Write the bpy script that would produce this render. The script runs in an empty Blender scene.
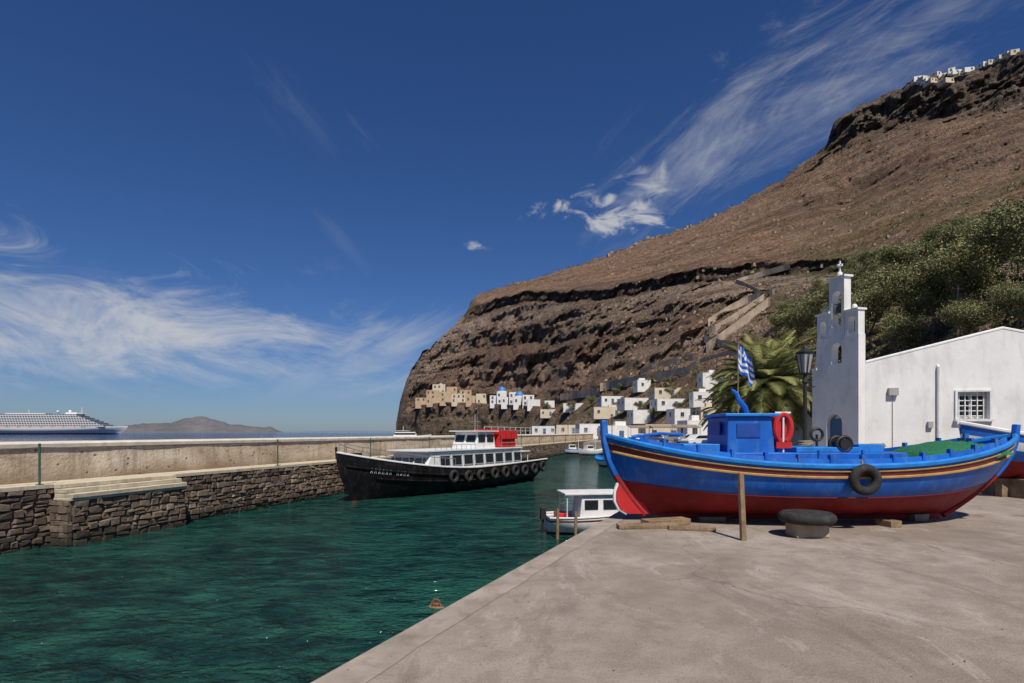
import bpy, bmesh, math, random
import numpy as np
from mathutils import Vector, Matrix, noise, Euler
random.seed(7); np.random.seed(7)
sc = bpy.context.scene
F = 570.0; H = 1.75; HZ = 432.0
def S(px, py, Y): return Vector(((px-512)/F*Y, Y, H+(HZ-py)/F*Y))
ZW = -2.0

# ------------------------------------------------------------------ materials
class NT:
    def __init__(s, tree): s.t = tree
    def n(s, typ, **kw):
        nd = s.t.nodes.new(typ)
        for k, v in kw.items(): setattr(nd, k, v)
        return nd
    def l(s, a, b): s.t.links.new(a, b)
    def math(s, op, a, b=None, c=None, clamp=False):
        nd = s.t.nodes.new('ShaderNodeMath'); nd.operation = op; nd.use_clamp = clamp
        for i, x in enumerate((a, b, c)):
            if x is None: continue
            if isinstance(x, (int, float)): nd.inputs[i].default_value = x
            else: s.l(x, nd.inputs[i])
        return nd.outputs[0]
    def noise(s, vec, scale, detail=4, rough=.55, dist=0.0):
        nd = s.t.nodes.new('ShaderNodeTexNoise')
        nd.inputs['Scale'].default_value = scale; nd.inputs['Detail'].default_value = min(detail, 5)
        nd.inputs['Roughness'].default_value = rough; nd.inputs['Distortion'].default_value = dist
        if vec is not None: s.l(vec, nd.inputs['Vector'])
        return nd.outputs['Fac']
    def mapping(s, vec, scale=(1,1,1), rot=(0,0,0), loc=(0,0,0)):
        nd = s.t.nodes.new('ShaderNodeMapping')
        nd.inputs['Scale'].default_value = scale; nd.inputs['Rotation'].default_value = rot
        nd.inputs['Location'].default_value = loc
        s.l(vec, nd.inputs['Vector']); return nd.outputs[0]
    def ramp(s, fac, stops, interp='LINEAR'):
        nd = s.t.nodes.new('ShaderNodeValToRGB'); cr = nd.color_ramp; cr.interpolation = interp
        while len(cr.elements) < len(stops): cr.elements.new(.5)
        for e, (p, c) in zip(cr.elements, stops):
            e.position = p
            e.color = (c, c, c, 1) if isinstance(c, (int, float)) else (*c, 1)
        s.l(fac, nd.inputs[0]); return nd.outputs[0]
    def mix(s, fac, a, b, blend='MIX'):
        nd = s.t.nodes.new('ShaderNodeMix'); nd.data_type = 'RGBA'; nd.blend_type = blend
        for sock, x in ((nd.inputs[0], fac), (nd.inputs[6], a), (nd.inputs[7], b)):
            if isinstance(x, (int, float)): sock.default_value = x
            elif isinstance(x, tuple): sock.default_value = (*x, 1)
            else: s.l(x, sock)
        return nd.outputs[2]
    def bump(s, h, strength=.3, dist=.05, normal=None):
        nd = s.t.nodes.new('ShaderNodeBump'); nd.inputs['Strength'].default_value = strength
        nd.inputs['Distance'].default_value = dist; s.l(h, nd.inputs['Height'])
        if normal: s.l(normal, nd.inputs['Normal'])
        return nd.outputs[0]

def newmat(name):
    m = bpy.data.materials.new(name); m.use_nodes = True
    nt = NT(m.node_tree); b = m.node_tree.nodes['Principled BSDF']
    return m, nt, b
_mc = {}
def mat(name, col, rough=.6, var=.25, scale=3.0, bump=.0, metal=0.0, dirt=None, dirt_amt=.35, spec=.5, coords='Object'):
    if name in _mc: return _mc[name]
    m, nt, b = newmat(name)
    tc = nt.n('ShaderNodeTexCoord')
    vec = tc.outputs['Object']
    if coords == 'World': vec = nt.n('ShaderNodeNewGeometry').outputs['Position']
    n1 = nt.noise(vec, scale, 4, .6)
    dark = tuple(c*(1-var) for c in col); lite = tuple(min(1, c*(1+var*.5)) for c in col)
    c = nt.ramp(n1, [(.3, dark), (.7, lite)])
    if dirt:
        n2 = nt.noise(nt.mapping(vec, (1, 1, .35)), scale*2.3, 5, .7, .4)
        f = nt.ramp(n2, [(.50, 0.0), (.75, dirt_amt)])
        c = nt.mix(f, c, dirt)
    nt.l(c, b.inputs['Base Color'])
    b.inputs['Roughness'].default_value = rough
    b.inputs['Metallic'].default_value = metal
    b.inputs['Specular IOR Level'].default_value = spec
    if bump:
        nt.l(nt.bump(nt.noise(vec, scale*8, 4, .65), bump, .02), b.inputs['Normal'])
    _mc[name] = m; return m

M_white = mat('white_limewash', (.73, .72, .69), .85, .10, .8, .3, dirt=(.42, .39, .34), dirt_amt=.5, spec=.2)
M_whitepaint = mat('white_boat_paint', (.72, .72, .70), .45, .1, 2, .05, dirt=(.35, .25, .18), dirt_amt=.5)
M_cream = mat('cream_plaster', (.62, .53, .40), .9, .15, .3, .2, spec=.2)
M_ochre = mat('ochre_plaster', (.50, .37, .24), .9, .2, .3, .2, spec=.2)
M_glass = mat('dark_glass', (.02, .025, .03), .08, .2, 1)
M_dark = mat('dark_opening', (.05, .045, .04), .6, .3, 1)
M_blue = mat('blue_boat_paint', (.012, .12, .50), .42, .3, 2.0, .10, dirt=(.10, .22, .42), dirt_amt=.7, spec=.35)
M_blue2 = mat('light_blue_paint', (.02, .21, .60), .45, .25, 3.0, .08, dirt=(.02, .06, .2), dirt_amt=.55, spec=.35)
M_red = mat('red_antifoul_paint', (.25, .014, .016), .6, .4, 2.2, .15, dirt=(.08, .025, .025), dirt_amt=1.0, spec=.25)
M_redb = mat('bright_red_plastic', (.52, .02, .02), .5, .25, 3, .03)
M_yel = mat('yellow_brown_paint', (.40, .25, .08), .5, .3, 4, .05)
M_maroon = mat('maroon_paint', (.16, .018, .02), .5, .3, 3, .05)
M_black = mat('black_hull_paint', (.010, .010, .011), .4, .4, 1.5, .05, dirt=(.09, .065, .05), dirt_amt=.5, spec=.22)
M_rubber = mat('rubber', (.018, .017, .016), .8, .4, 6, .3, dirt=(.10, .09, .08), dirt_amt=.5)
M_wood = mat('weathered_wood', (.26, .18, .11), .85, .4, 5, .5, dirt=(.08, .06, .05), dirt_amt=.7, spec=.2)
M_woodg = mat('grey_wood', (.30, .26, .21), .85, .35, 5, .5, spec=.2)
M_deck = mat('deck_grey', (.35, .34, .32), .7, .2, 2, .1)
M_iron = mat('black_iron', (.02, .02, .02), .5, .3, 5, .1, spec=.4)
M_green = mat('green_iron', (.02, .10, .06), .55, .3, 5, .1)
M_steel = mat('galvanised_steel', (.35, .35, .35), .45, .2, 5, .05, metal=.6)
M_rust = mat('rust', (.20, .07, .03), .9, .4, 12, .5)
M_net = mat('green_net', (.02, .20, .08), .9, .5, 25, 1.0)
M_rope = mat('rope', (.35, .28, .18), .9, .3, 20, .4)
M_stepc = mat('step_concrete', (.56, .49, .36), .9, .25, 1.8, .5, dirt=(.24, .19, .13), dirt_amt=.7, spec=.15)
M_capc = mat('cap_concrete', (.66, .60, .50), .9, .2, 1.2, .5, dirt=(.30, .25, .19), dirt_amt=.5, spec=.15)
M_domeblue = mat('dome_blue', (.05, .18, .45), .5, .1, 1)
M_shutter = mat('blue_shutter', (.06, .13, .24), .5, .2, 3)
M_greyroof = mat('roof_render', (.62, .61, .58), .9, .15, 1, .2)
M_carw = mat('car_paint_white', (.7, .7, .7), .25, .05, 1)
M_cars = mat('car_paint_silver', (.3, .32, .34), .25, .05, 1, metal=.3)
M_carb = mat('car_paint_blue', (.05, .08, .2), .25, .05, 1)
M_awn = mat('awning_canvas', (.25, .2, .15), .9, .2, 2)
M_bronze = mat('bell_bronze', (.2, .13, .05), .4, .3, 5, metal=.8)

def concrete():
    m, nt, b = newmat('quay_concrete')
    pos = nt.n('ShaderNodeNewGeometry').outputs['Position']
    n1 = nt.noise(pos, .35, 5, .6, .6); n2 = nt.noise(pos, 2.2, 5, .7, .3); n3 = nt.noise(pos, 40, 4, .7)
    c = nt.ramp(n1, [(.34, (.225, .180, .146)), (.5, (.295, .247, .207)), (.66, (.35, .30, .255))])
    c = nt.mix(nt.ramp(n2, [(.40, .55), (.56, 0.0)]), c, (.20, .165, .135))
    c = nt.mix(nt.ramp(n2, [(.60, 0.0), (.78, .5)]), c, (.42, .38, .33))
    n4 = nt.noise(nt.mapping(pos, (.9, .35, 1), (0, 0, .4)), 1.1, 5, .75, 1.2)
    c = nt.mix(nt.ramp(n4, [(.54, 0.0), (.62, .45)]), c, (.15, .12, .095))
    c = nt.mix(nt.ramp(n4, [(.36, .45), (.43, 0.0)]), c, (.42, .38, .33))
    vo = nt.n('ShaderNodeTexVoronoi', feature='DISTANCE_TO_EDGE'); vo.inputs['Scale'].default_value = .28
    wob = nt.n('ShaderNodeMix', data_type='VECTOR'); wob.inputs[0].default_value = .12
    nn = nt.n('ShaderNodeTexNoise'); nn.inputs['Scale'].default_value = 1.3; nn.inputs['Detail'].default_value = 5
    nt.l(pos, nn.inputs['Vector']); nt.l(pos, wob.inputs[4])
    sc2 = nt.n('ShaderNodeVectorMath', operation='SCALE'); sc2.inputs['Scale'].default_value = 9
    nt.l(nn.outputs['Color'], sc2.inputs[0]); nt.l(sc2.outputs[0], wob.inputs[5])
    nt.l(wob.outputs[1], vo.inputs['Vector'])
    crack = nt.ramp(vo.outputs['Distance'], [(0.0, .75), (.006, 0.0)])
    crackm = nt.math('MULTIPLY', crack, nt.ramp(nt.noise(pos, .5, 2), [(.46, 0.0), (.56, 1.0)]))
    c = nt.mix(crackm, c, (.10, .08, .065))
    spk = nt.ramp(n3, [(.36, .55), (.45, 0.0)])
    c = nt.mix(spk, c, (.13, .105, .085))
    spk2 = nt.ramp(nt.noise(pos, 95, 2, .6), [(.60, 0.0), (.70, .6)])
    c = nt.mix(spk2, c, (.52, .48, .44))
    nt.l(c, b.inputs['Base Color']); b.inputs['Roughness'].default_value = .9
    b.inputs['Specular IOR Level'].default_value = .2
    h = nt.math('ADD', nt.math('MULTIPLY', n3, .6), n2)
    nt.l(nt.bump(h, .6, .035), b.inputs['Normal'])
    return m
M_conc = concrete()

def plaster_wall():
    m, nt, b = newmat('old_plaster')
    pos = nt.n('ShaderNodeTexCoord').outputs['Object']
    n1 = nt.noise(nt.mapping(pos, (1, .35, 1)), .8, 5, .7, .6)
    c = nt.ramp(n1, [(.34, (.36, .27, .19)), (.5, (.56, .455, .34)), (.66, (.68, .59, .47))])
    st = nt.noise(nt.mapping(pos, (1, 2.2, .25)), 1.2, 5, .7, .2)
    c = nt.mix(nt.ramp(st, [(.50, 0.0), (.68, .6)]), c, (.26, .185, .125))
    sep = nt.n('ShaderNodeSeparateXYZ'); nt.l(pos, sep.inputs[0])
    low = nt.ramp(nt.math('ADD', sep.outputs[2], nt.math('MULTIPLY', nt.noise(pos, .6, 5, .7), .9)), [(.45, .75), (1.0, 0.0)])
    c = nt.mix(low, c, (.23, .165, .11))
    vo = nt.n('ShaderNodeTexVoronoi'); vo.inputs['Scale'].default_value = 2.6
    nt.l(nt.mapping(pos, (1, 1, 1.2)), vo.inputs['Vector'])
    hole = nt.ramp(vo.outputs['Distance'], [(.10, .85), (.17, 0.0)])
    c = nt.mix(hole, c, (.14, .105, .075))
    nt.l(c, b.inputs['Base Color']); b.inputs['Roughness'].default_value = .95
    b.inputs['Specular IOR Level'].default_value = .1
    nt.l(nt.bump(nt.math('SUBTRACT', nt.noise(pos, 9, 5, .7), hole), .8, .05), b.inputs['Normal'])
    return m
M_plaster = plaster_wall()

def stone_mat(name='rubble_stone'):
    m, nt, b = newmat(name)
    pos = nt.n('ShaderNodeTexCoord').outputs['Object']
    at = nt.n('ShaderNodeAttribute', attribute_name='tone')
    n1 = nt.noise(pos, 6, 5, .7)
    f = nt.math('ADD', nt.math('MULTIPLY', at.outputs['Fac'], .65), nt.math('MULTIPLY', n1, .4))
    c = nt.ramp(f, [(.1, (.075, .055, .042)), (.4, (.16, .115, .082)), (.65, (.225, .168, .122)), (.9, (.31, .245, .185))])
    sep = nt.n('ShaderNodeSeparateXYZ'); nt.l(pos, sep.inputs[0])
    big = nt.noise(nt.mapping(pos, (1, .5, 1)), .7, 4, .6)
    c = nt.mix(nt.ramp(big, [(.45, 0.0), (.65, .55)]), c, (.085, .062, .045))
    zz = nt.math('ADD', sep.outputs[2], nt.math('MULTIPLY', nt.noise(pos, 1.2, 5), .6))
    mp = nt.math('MULTIPLY_ADD', zz, 1.0, 2.0)
    wetf = nt.ramp(mp, [(.40, .88), (.90, 0.0)])
    c = nt.mix(wetf, c, (.018, .020, .014))
    nt.l(c, b.inputs['Base Color']); b.inputs['Roughness'].default_value = .85
    b.inputs['Specular IOR Level'].default_value = .25
    nt.l(nt.bump(nt.noise(pos, 14, 5, .7), .8, .04), b.inputs['Normal'])
    return m
M_stone = stone_mat()
M_mortar = mat('mortar', (.15, .115, .085), .95, .4, 3, .6, spec=.1)

# ------------------------------------------------------------------ mesh builder
class MB:
    def __init__(s): s.v=[]; s.f=[]; s.m=[]; s.tone=[]
    def add(s, vs, fs, mi=0, tone=.5):
        o = len(s.v); s.v += [tuple(float(q) for q in v) for v in vs]
        for f in fs: s.f.append(tuple(i+o for i in f)); s.m.append(mi); s.tone.append(tone)
    def box(s, c, d, mi=0, rz=0.0, top=1.0, tone=.5, jit=0.0, rot=None):
        x, y, z = d[0]/2, d[1]/2, d[2]/2
        vs = [(-x,-y,-z),(x,-y,-z),(x,y,-z),(-x,y,-z),(-x*top,-y*top,z),(x*top,-y*top,z),(x*top,y*top,z),(-x*top,y*top,z)]
        R = rot.to_matrix() if rot else Matrix.Rotation(rz, 3, 'Z')
        vs = [R @ (Vector(v)+Vector([random.uniform(-jit,jit) for _ in range(3)])) + Vector(c) for v in vs]
        s.add(vs, [(0,3,2,1),(4,5,6,7),(0,1,5,4),(1,2,6,5),(2,3,7,6),(3,0,4,7)], mi, tone)
    def tube(s, pts, r, n=8, mi=0, cap=True, sx=1.0):
        pts = [Vector(p) for p in pts]; m = len(pts)
        rs = r if isinstance(r, (list, tuple)) else [r]*m
        vs = []; up = None
        for i, p in enumerate(pts):
            d = (pts[min(i+1, m-1)] - pts[max(i-1, 0)])
            if d.length < 1e-9: d = Vector((0,0,1))
            d.normalize()
            if up is None: up = Vector((0,0,1)) if abs(d.z) < .9 else Vector((1,0,0))
            a = d.cross(up)
            if a.length < 1e-4: a = d.cross(Vector((0,1,0)))
            a.normalize(); b2 = a.cross(d).normalized(); up = b2
            for k in range(n):
                t = 2*math.pi*(k+.5)/n
                vs.append(p + a*math.cos(t)*rs[i]*sx + b2*math.sin(t)*rs[i])
        fs = []
        for i in range(m-1):
            for k in range(n):
                k2 = (k+1) % n
                fs.append((i*n+k, i*n+k2, (i+1)*n+k2, (i+1)*n+k))
        if cap: fs.append(tuple(range(n-1, -1, -1))); fs.append(tuple(range((m-1)*n, m*n)))
        s.add(vs, fs, mi)
    def torus(s, c, R, r, axis='Y', n=24, k=10, mi=0, rotm=None):
        vs = []
        for i in range(n):
            a = 2*math.pi*i/n
            for j in range(k):
                b = 2*math.pi*j/k
                v = Vector(((R+r*math.cos(b))*math.cos(a), r*math.sin(b), (R+r*math.cos(b))*math.sin(a)))
                if axis == 'Z': v = Vector((v.x, v.z, v.y))
                if axis == 'X': v = Vector((v.y, v.x, v.z))
                if rotm: v = rotm @ v
                vs.append(v + Vector(c))
        fs = [(i*k+j, ((i+1)%n)*k+j, ((i+1)%n)*k+(j+1)%k, i*k+(j+1)%k) for i in range(n) for j in range(k)]
        s.add(vs, fs, mi)
    def prism(s, poly, axis, a, b, mi=0):
        def mk(p, q):
            if axis == 'Y': return (p[0], q, p[1])
            if axis == 'X': return (q, p[0], p[1])
            return (p[0], p[1], q)
        n = len(poly)
        vs = [mk(p, a) for p in poly] + [mk(p, b) for p in poly]
        fs = [tuple(range(n)), tuple(range(2*n-1, n-1, -1))] + [(i, n+i, n+(i+1)%n, (i+1)%n) for i in range(n)]
        s.add(vs, fs, mi)
    def sphere(s, c, r, n=14, m=8, mi=0, half=False):
        vs = []; fs = []
        lo = 0 if half else -math.pi/2
        for i in range(m+1):
            ph = lo + (math.pi/2-lo)*i/m
            for j in range(n):
                a = 2*math.pi*j/n
                vs.append((c[0]+r[0]*math.cos(ph)*math.cos(a), c[1]+r[1]*math.cos(ph)*math.sin(a), c[2]+r[2]*math.sin(ph)))
        for i in range(m):
            for j in range(n): fs.append((i*n+j, i*n+(j+1)%n, (i+1)*n+(j+1)%n, (i+1)*n+j))
        s.add(vs, fs, mi)
    def obj(s, name, mats, parent=None, smooth=False, bevel=0.0, loc=None, rz=None, fixn=True):
        me = bpy.data.meshes.new(name); me.from_pydata(s.v, [], s.f)
        if not isinstance(mats, (list, tuple)): mats = [mats]
        for m in mats: me.materials.append(m)
        me.polygons.foreach_set('material_index', s.m)
        at = me.attributes.new('tone', 'FLOAT', 'FACE'); at.data.foreach_set('value', s.tone)
        if fixn:
            bm = bmesh.new(); bm.from_mesh(me); bmesh.ops.recalc_face_normals(bm, faces=bm.faces); bm.to_mesh(me); bm.free()
        if smooth:
            me.polygons.foreach_set('use_smooth', [True]*len(me.polygons))
            try: me.set_sharp_from_angle(angle=math.radians(40))
            except Exception: pass
        o = bpy.data.objects.new(name, me); sc.collection.objects.link(o)
        if parent: o.parent = parent
        if loc is not None: o.location = loc
        if rz is not None: o.rotation_euler = (0, 0, rz)
        if bevel:
            b = o.modifiers.new('bevel', 'BEVEL'); b.width = bevel; b.segments = 2; b.limit_method = 'ANGLE'
        return o
def empty(name, loc=(0,0,0), rz=0.0, rot=None):
    o = bpy.data.objects.new(name, None); sc.collection.objects.link(o)
    o.empty_display_size = .2
    o.location = loc; o.rotation_euler = rot if rot else (0, 0, rz); return o

# ------------------------------------------------------------------ camera / light / sky
cam = bpy.data.cameras.new('camera'); co = bpy.data.objects.new('camera', cam); sc.collection.objects.link(co)
cam.sensor_width = 36; cam.lens = F/1024*36; cam.shift_y = (HZ-341.5)/1024
cam.clip_end = 60000; cam.clip_start = .1
co.location = (0, 0, H); co.rotation_euler = (math.radians(90), 0, 0); sc.camera = co
sc.view_settings.view_transform = 'Standard'; sc.view_settings.look = 'None'; sc.view_settings.exposure = 0
EL = math.radians(55); AZ = math.atan2(.22, -.92)   # clockwise from +Y
sd = Vector((math.sin(AZ)*math.cos(EL), math.cos(AZ)*math.cos(EL), math.sin(EL)))
sun = bpy.data.lights.new('sun', 'SUN'); sun.energy = 5.0; sun.angle = math.radians(.5); sun.color = (1, .93, .83)
so = bpy.data.objects.new('sun', sun); sc.collection.objects.link(so)
so.rotation_euler = sd.to_track_quat('Z', 'Y').to_euler(); so.location = (0, 0, 50)

w = bpy.data.worlds.new('World'); sc.world = w; w.use_nodes = True
nt = NT(w.node_tree); bg = w.node_tree.nodes['Background']; bg.inputs[1].default_value = .1
sky = nt.n('ShaderNodeTexSky', sky_type='NISHITA'); sky.sun_disc = False
sky.sun_elevation = EL; sky.sun_rotation = AZ; sky.air_density = 1.0; sky.dust_density = .3; sky.ozone_density = 3.0
tc = nt.n('ShaderNodeTexCoord'); sep = nt.n('ShaderNodeSeparateXYZ'); nt.l(tc.outputs['Generated'], sep.inputs[0])
yy = nt.math('MAXIMUM', sep.outputs[1], .05)
A = nt.math('DIVIDE', sep.outputs[0], yy); B = nt.math('DIVIDE', sep.outputs[2], yy)
cmb = nt.n('ShaderNodeCombineXYZ'); nt.l(A, cmb.inputs[0]); nt.l(B, cmb.inputs[1]); AB = cmb.outputs[0]
def ell(cx, cy, rx, ry, ang):
    ca, sa = math.cos(ang), math.sin(ang)
    dx = nt.math('SUBTRACT', A, cx); dy = nt.math('SUBTRACT', B, cy)
    u = nt.math('ADD', nt.math('MULTIPLY', dx, ca/rx), nt.math('MULTIPLY', dy, sa/rx))
    v = nt.math('ADD', nt.math('MULTIPLY', dx, -sa/ry), nt.math('MULTIPLY', dy, ca/ry))
    d = nt.math('ADD', nt.math('MULTIPLY', u, u), nt.math('MULTIPLY', v, v))
    return nt.math('EXPONENT', nt.math('MULTIPLY', d, -1.0))
def streak(ang, sx, sy, seed, detail=5, dist=.8, rough=.6):
    v = nt.mapping(AB, (1, 1, 1), (0, 0, -ang)); v = nt.mapping(v, (sx, sy, 1), (0, 0, 0), (seed, seed*.7, seed))
    return nt.noise(v, 1.0, detail, rough, dist)
def cloud(mask, n, lo, hi, amt):
    s = nt.math('ADD', n, nt.math('MULTIPLY', nt.math('SUBTRACT', mask, 1.0), .34))
    r = nt.ramp(s, [(lo, 0.0), (hi, 1.0)], 'EASE')
    return nt.math('MULTIPLY', nt.math('MULTIPLY', r, amt), nt.math('MINIMUM', nt.math('MULTIPLY', mask, 2.0), 1.0))
lowfade = nt.ramp(B, [(.045, 0.0), (.11, 1.0)])
n_a = streak(-.26, 2.8, 8.5, 3.1, 5, 1.4, .70)
c1 = nt.math('MULTIPLY', cloud(ell(-.72, .185, .52, .15, -.20), n_a, .27, .72, .80), lowfade)
c1b = nt.math('MULTIPLY', cloud(ell(-.66, .14, .70, .10, -.10), streak(-.12, 2.2, 8.0, 9.3, 5, 1.0, .68), .22, .74, .55), lowfade)
c1c = nt.math('MULTIPLY', cloud(ell(-.24, .13, .18, .075, .35), streak(.42, 3.0, 11.0, 4.4, 5, 1.0), .26, .66, .6), lowfade)
n_b = streak(.62, 3.2, 10.0, 5.7, 5, 1.3, .70)
c2 = cloud(ell(.48, .60, .48, .15, .62), n_b, .36, .90, .48)
c2b = cloud(ell(.36, .50, .30, .10, .62), streak(.62, 3.6, 14.0, 1.2, 5, 1.0, .68), .32, .84, .36)
c2c = cloud(ell(.68, .68, .40, .12, .5), streak(.45, 2.4, 13.0, 7.7, 5, .8, .68), .30, .84, .38)
c3 = cloud(ell(.17, .385, .14, .05, -.05), streak(.1, 14.0, 24.0, 2.2, 5, .8), .38, .58, .75)
c3b = cloud(ell(.24, .44, .06, .04, .3), streak(.4, 14.0, 22.0, 8.1, 5, .9), .32, .62, .6)
c4 = cloud(ell(-.07, .325, .018, .008, 0), streak(0, 30, 60.0, 6.2, 4, .3), .25, .6, .6)
c6 = cloud(ell(-.30, .34, .10, .02, -.85), streak(-.85, 3, 24.0, 1.9, 4, .4), .3, .9, .16)
c7 = cloud(ell(-.36, .56, .16, .07, -.9), streak(-.8, 4, 14.0, 3.9, 5, .9), .36, .9, .18)
tot = c1
for c in (c1b, c1c, c2, c2b, c2c, c3, c3b, c4, c6, c7): tot = nt.math('SUBTRACT', nt.math('ADD', tot, c), nt.math('MULTIPLY', tot, c))
skyc = nt.mix(1.0, sky.outputs[0], (.36, .46, .68), 'MULTIPLY')
hs = nt.n('ShaderNodeHueSaturation'); hs.inputs['Saturation'].default_value = 1.06; nt.l(skyc, hs.inputs['Color'])
fin = nt.mix(tot, hs.outputs[0], (5.9, 5.9, 5.9))
nt.l(fin, bg.inputs[0])

# ------------------------------------------------------------------ sea
def water_mat():
    m, nt, b = newmat('sea_water')
    pos = nt.n('ShaderNodeNewGeometry').outputs['Position']
    sep = nt.n('ShaderNodeSeparateXYZ'); nt.l(pos, sep.inputs[0])
    side = nt.math('SUBTRACT', sep.outputs[0], nt.math('MULTIPLY', sep.outputs[1], .31))
    harb = nt.ramp(nt.math('MULTIPLY_ADD', side, .2, 5.0), [(.0, 0.0), (.4, 1.0)])
    far = nt.ramp(nt.math('MULTIPLY', sep.outputs[1], .004), [(.5, 1.0), (.9, 0.0)])
    harb = nt.math('MULTIPLY', harb, far)
    n1 = nt.noise(pos, .16, 4, .6, .8); n2 = nt.noise(nt.mapping(pos, (1.0, 1.8, 1)), .9, 5, .65, .6)
    g = nt.ramp(n1, [(.32, (.003, .020, .018)), (.5, (.007, .038, .032)), (.68, (.014, .074, .054))])
    g = nt.mix(nt.ramp(n2, [(.46, 0.0), (.66, .7)]), g, (.022, .105, .075))
    g = nt.mix(nt.ramp(n2, [(.34, .65), (.46, 0.0)]), g, (.002, .012, .013))
    c = nt.mix(harb, (.004, .026, .085), g)
    nt.l(c, b.inputs['Base Color']); b.inputs['Roughness'].default_value = .05
    b.inputs['IOR'].default_value = 1.33; b.inputs['Specular IOR Level'].default_value = .42
    wv = nt.mapping(pos, (1, 1.5, 1), (0, 0, .5))
    h = nt.math('ADD', nt.math('MULTIPLY', nt.noise(wv, 1.1, 3, .55, .6), 1.0),
        nt.math('ADD', nt.math('MULTIPLY', nt.noise(wv, 3.6, 3, .6, .5), .55), nt.math('MULTIPLY', nt.noise(wv, .32, 2), .9)))
    nt.l(nt.bump(h, .95, .40), b.inputs['Normal'])
    return m
mb = MB(); mb.add([(-30000,-300,ZW),(30000,-300,ZW),(30000,40000,ZW),(-30000,40000,ZW)], [(0,1,2,3)])
mb.obj('sea', water_mat())

# ------------------------------------------------------------------ quay / land
def Xe(Y): return 1.93 + .438*(Y-11.6)
def Xl(Y): return -21.1 + .31*Y
poly = [(Xe(-25),-25),(Xe(88),88),(Xl(98)+3,98),(Xl(134),134),(Xl(134)-8,137),(20,262),(60,330),(420,330),(420,-25)]
mb = MB(); n = len(poly)
mb.add([(x,y,0) for x,y in poly], [tuple(range(n-1,-1,-1))])
mb.add([(x,y,0) for x,y in poly]+[(x,y,-4) for x,y in poly], [(i,(i+1)%n,n+(i+1)%n,n+i) for i in range(n)])
mb.obj('quay_ground', M_conc)
M_cop = mat('coping_concrete', (.33, .28, .235), .9, .3, 1.5, .5, dirt=(.15, .12, .095), dirt_amt=.75, spec=.15, coords='World')
mb = MB(); y = -5.0; dn = Vector((.438, 1)).normalized(); nr = Vector((dn.y, -dn.x))
while y < 88:
    L = random.uniform(3.2, 5.4); y2 = min(y+L, 88)
    p0 = Vector((Xe(y), y)); p1 = Vector((Xe(y2-.006), y2-.006))
    z1 = .005; ks = 14; V = []
    for q in range(ks+1):
        t = q/ks; pp = p0.lerp(p1, t); j = .03*noise.noise(Vector((pp.y*3, 0, 0)))-.015+.025*noise.noise(Vector((pp.y*9, 7, 0))); k2 = .05*noise.noise(Vector((pp.y*1.3, 4, 0)))
        a = pp - nr*j; c_ = pp + nr*(.34+k2)
        V += [(a.x, a.y, z1), (c_.x, c_.y, z1), (a.x, a.y, -.28)]
    mb.add(V, [f for q in range(ks) for f in ((3*q, 3*q+1, 3*q+4, 3*q+3), (3*q, 3*q+3, 3*q+5, 3*q+2))])
    y = y2
mb.obj('quay_coping', M_cop)

g = S(431, 612, F*H/176.0); g = Vector((g.x+.05, g.y, 0))
par = empty('mooring_ring', g)
mb = MB(); mb.torus((0,0,.05), .035, .010, 'Y', 18, 8); mb.tube([(0,0,0),(0,0,.04)], .018, 8); mb.box((0,0,.012), (.10,.07,.014))
mb.obj('ring', M_rust, par, True)
mb = MB(); mb.tube([(.05,.0,.03),(.02,.06,.02),(-.05,.05,.03),(-.06,-.03,.015),(.01,-.07,.02),(.08,-.03,.015)], .010, 6); mb.obj('rope_tail', M_wood, par, True)

# ------------------------------------------------------------------ left harbour wall (mole)
TH = -math.atan(.31)
mole = empty('harbour_wall', (-21.1, 0, 0), TH)
U = 1.047
mb = MB(); mb.box((-6.0, 70, -2.05), (11.9, 142, 4.0), 0)
u0, u1 = 18.9*U, 23.2*U
mb.box((.34, (u0+u1)/2, -2.3), (.86, u1-u0-.02, 3.6), 0)
mb.obj('core', M_mortar, mole)
mb = MB()
us = np.arange(-1, 141.2, .8); vs = []
for u in us:
    j = .04*noise.noise(Vector((u*1.1, 2, 0))); vs += [(.05+j, u, -.10), (.05+j, u, .02), (-1.31, u, .02)]
mb.add(vs, [(i*3+k, (i+1)*3+k, (i+1)*3+k+1, i*3+k+1) for i in range(len(us)-1) for k in range(2)])
mb.obj('ledge', M_stepc, mole)
mb = MB()
def stone_face(ua, ub, ztop, xo):
    z = -2.5
    while z < ztop-.02:
        hh = min(random.uniform(.15, .29), ztop - z)
        if hh < .06: break
        u = ua + random.uniform(0, .1)
        while u < ub-.05:
            wd = min(random.uniform(.20, .60), ub-u)
            g2 = .012
            r_ = random.random()
            if r_ < .25 and hh > .2:
                sp_ = random.uniform(.4, .6); parts = [(z, hh*sp_), (z+hh*sp_, hh*(1-sp_))]
            else: parts = [(z, hh)]
            for (zz, h2) in parts:
                dep = random.uniform(.01, .075)
                j = lambda a: random.uniform(-a, a)
                jz = .038
                o = [(xo-.05, u+g2+j(.04), zz+g2+j(jz)), (xo-.05, u+wd-g2+j(.04), zz+g2+j(jz)), (xo-.05, u+wd-g2+j(.04), zz+h2-g2+j(jz)), (xo-.05, u+g2+j(.04), zz+h2-g2+j(jz))]
                c0 = Vector((0,0,0))
                for q in o: c0 += Vector(q)
                c0 /= 4
                i_ = [(xo+dep+j(.02), c0.y+(q[1]-c0.y)*random.uniform(.68,.88), c0.z+(q[2]-c0.z)*random.uniform(.62,.86)) for q in o]
                mb.add(o+i_, [(0,1,5,4),(1,2,6,5),(2,3,7,6),(3,0,4,7),(4,5,6,7)], 0, random.random())
            u += wd
        z += hh
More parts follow.
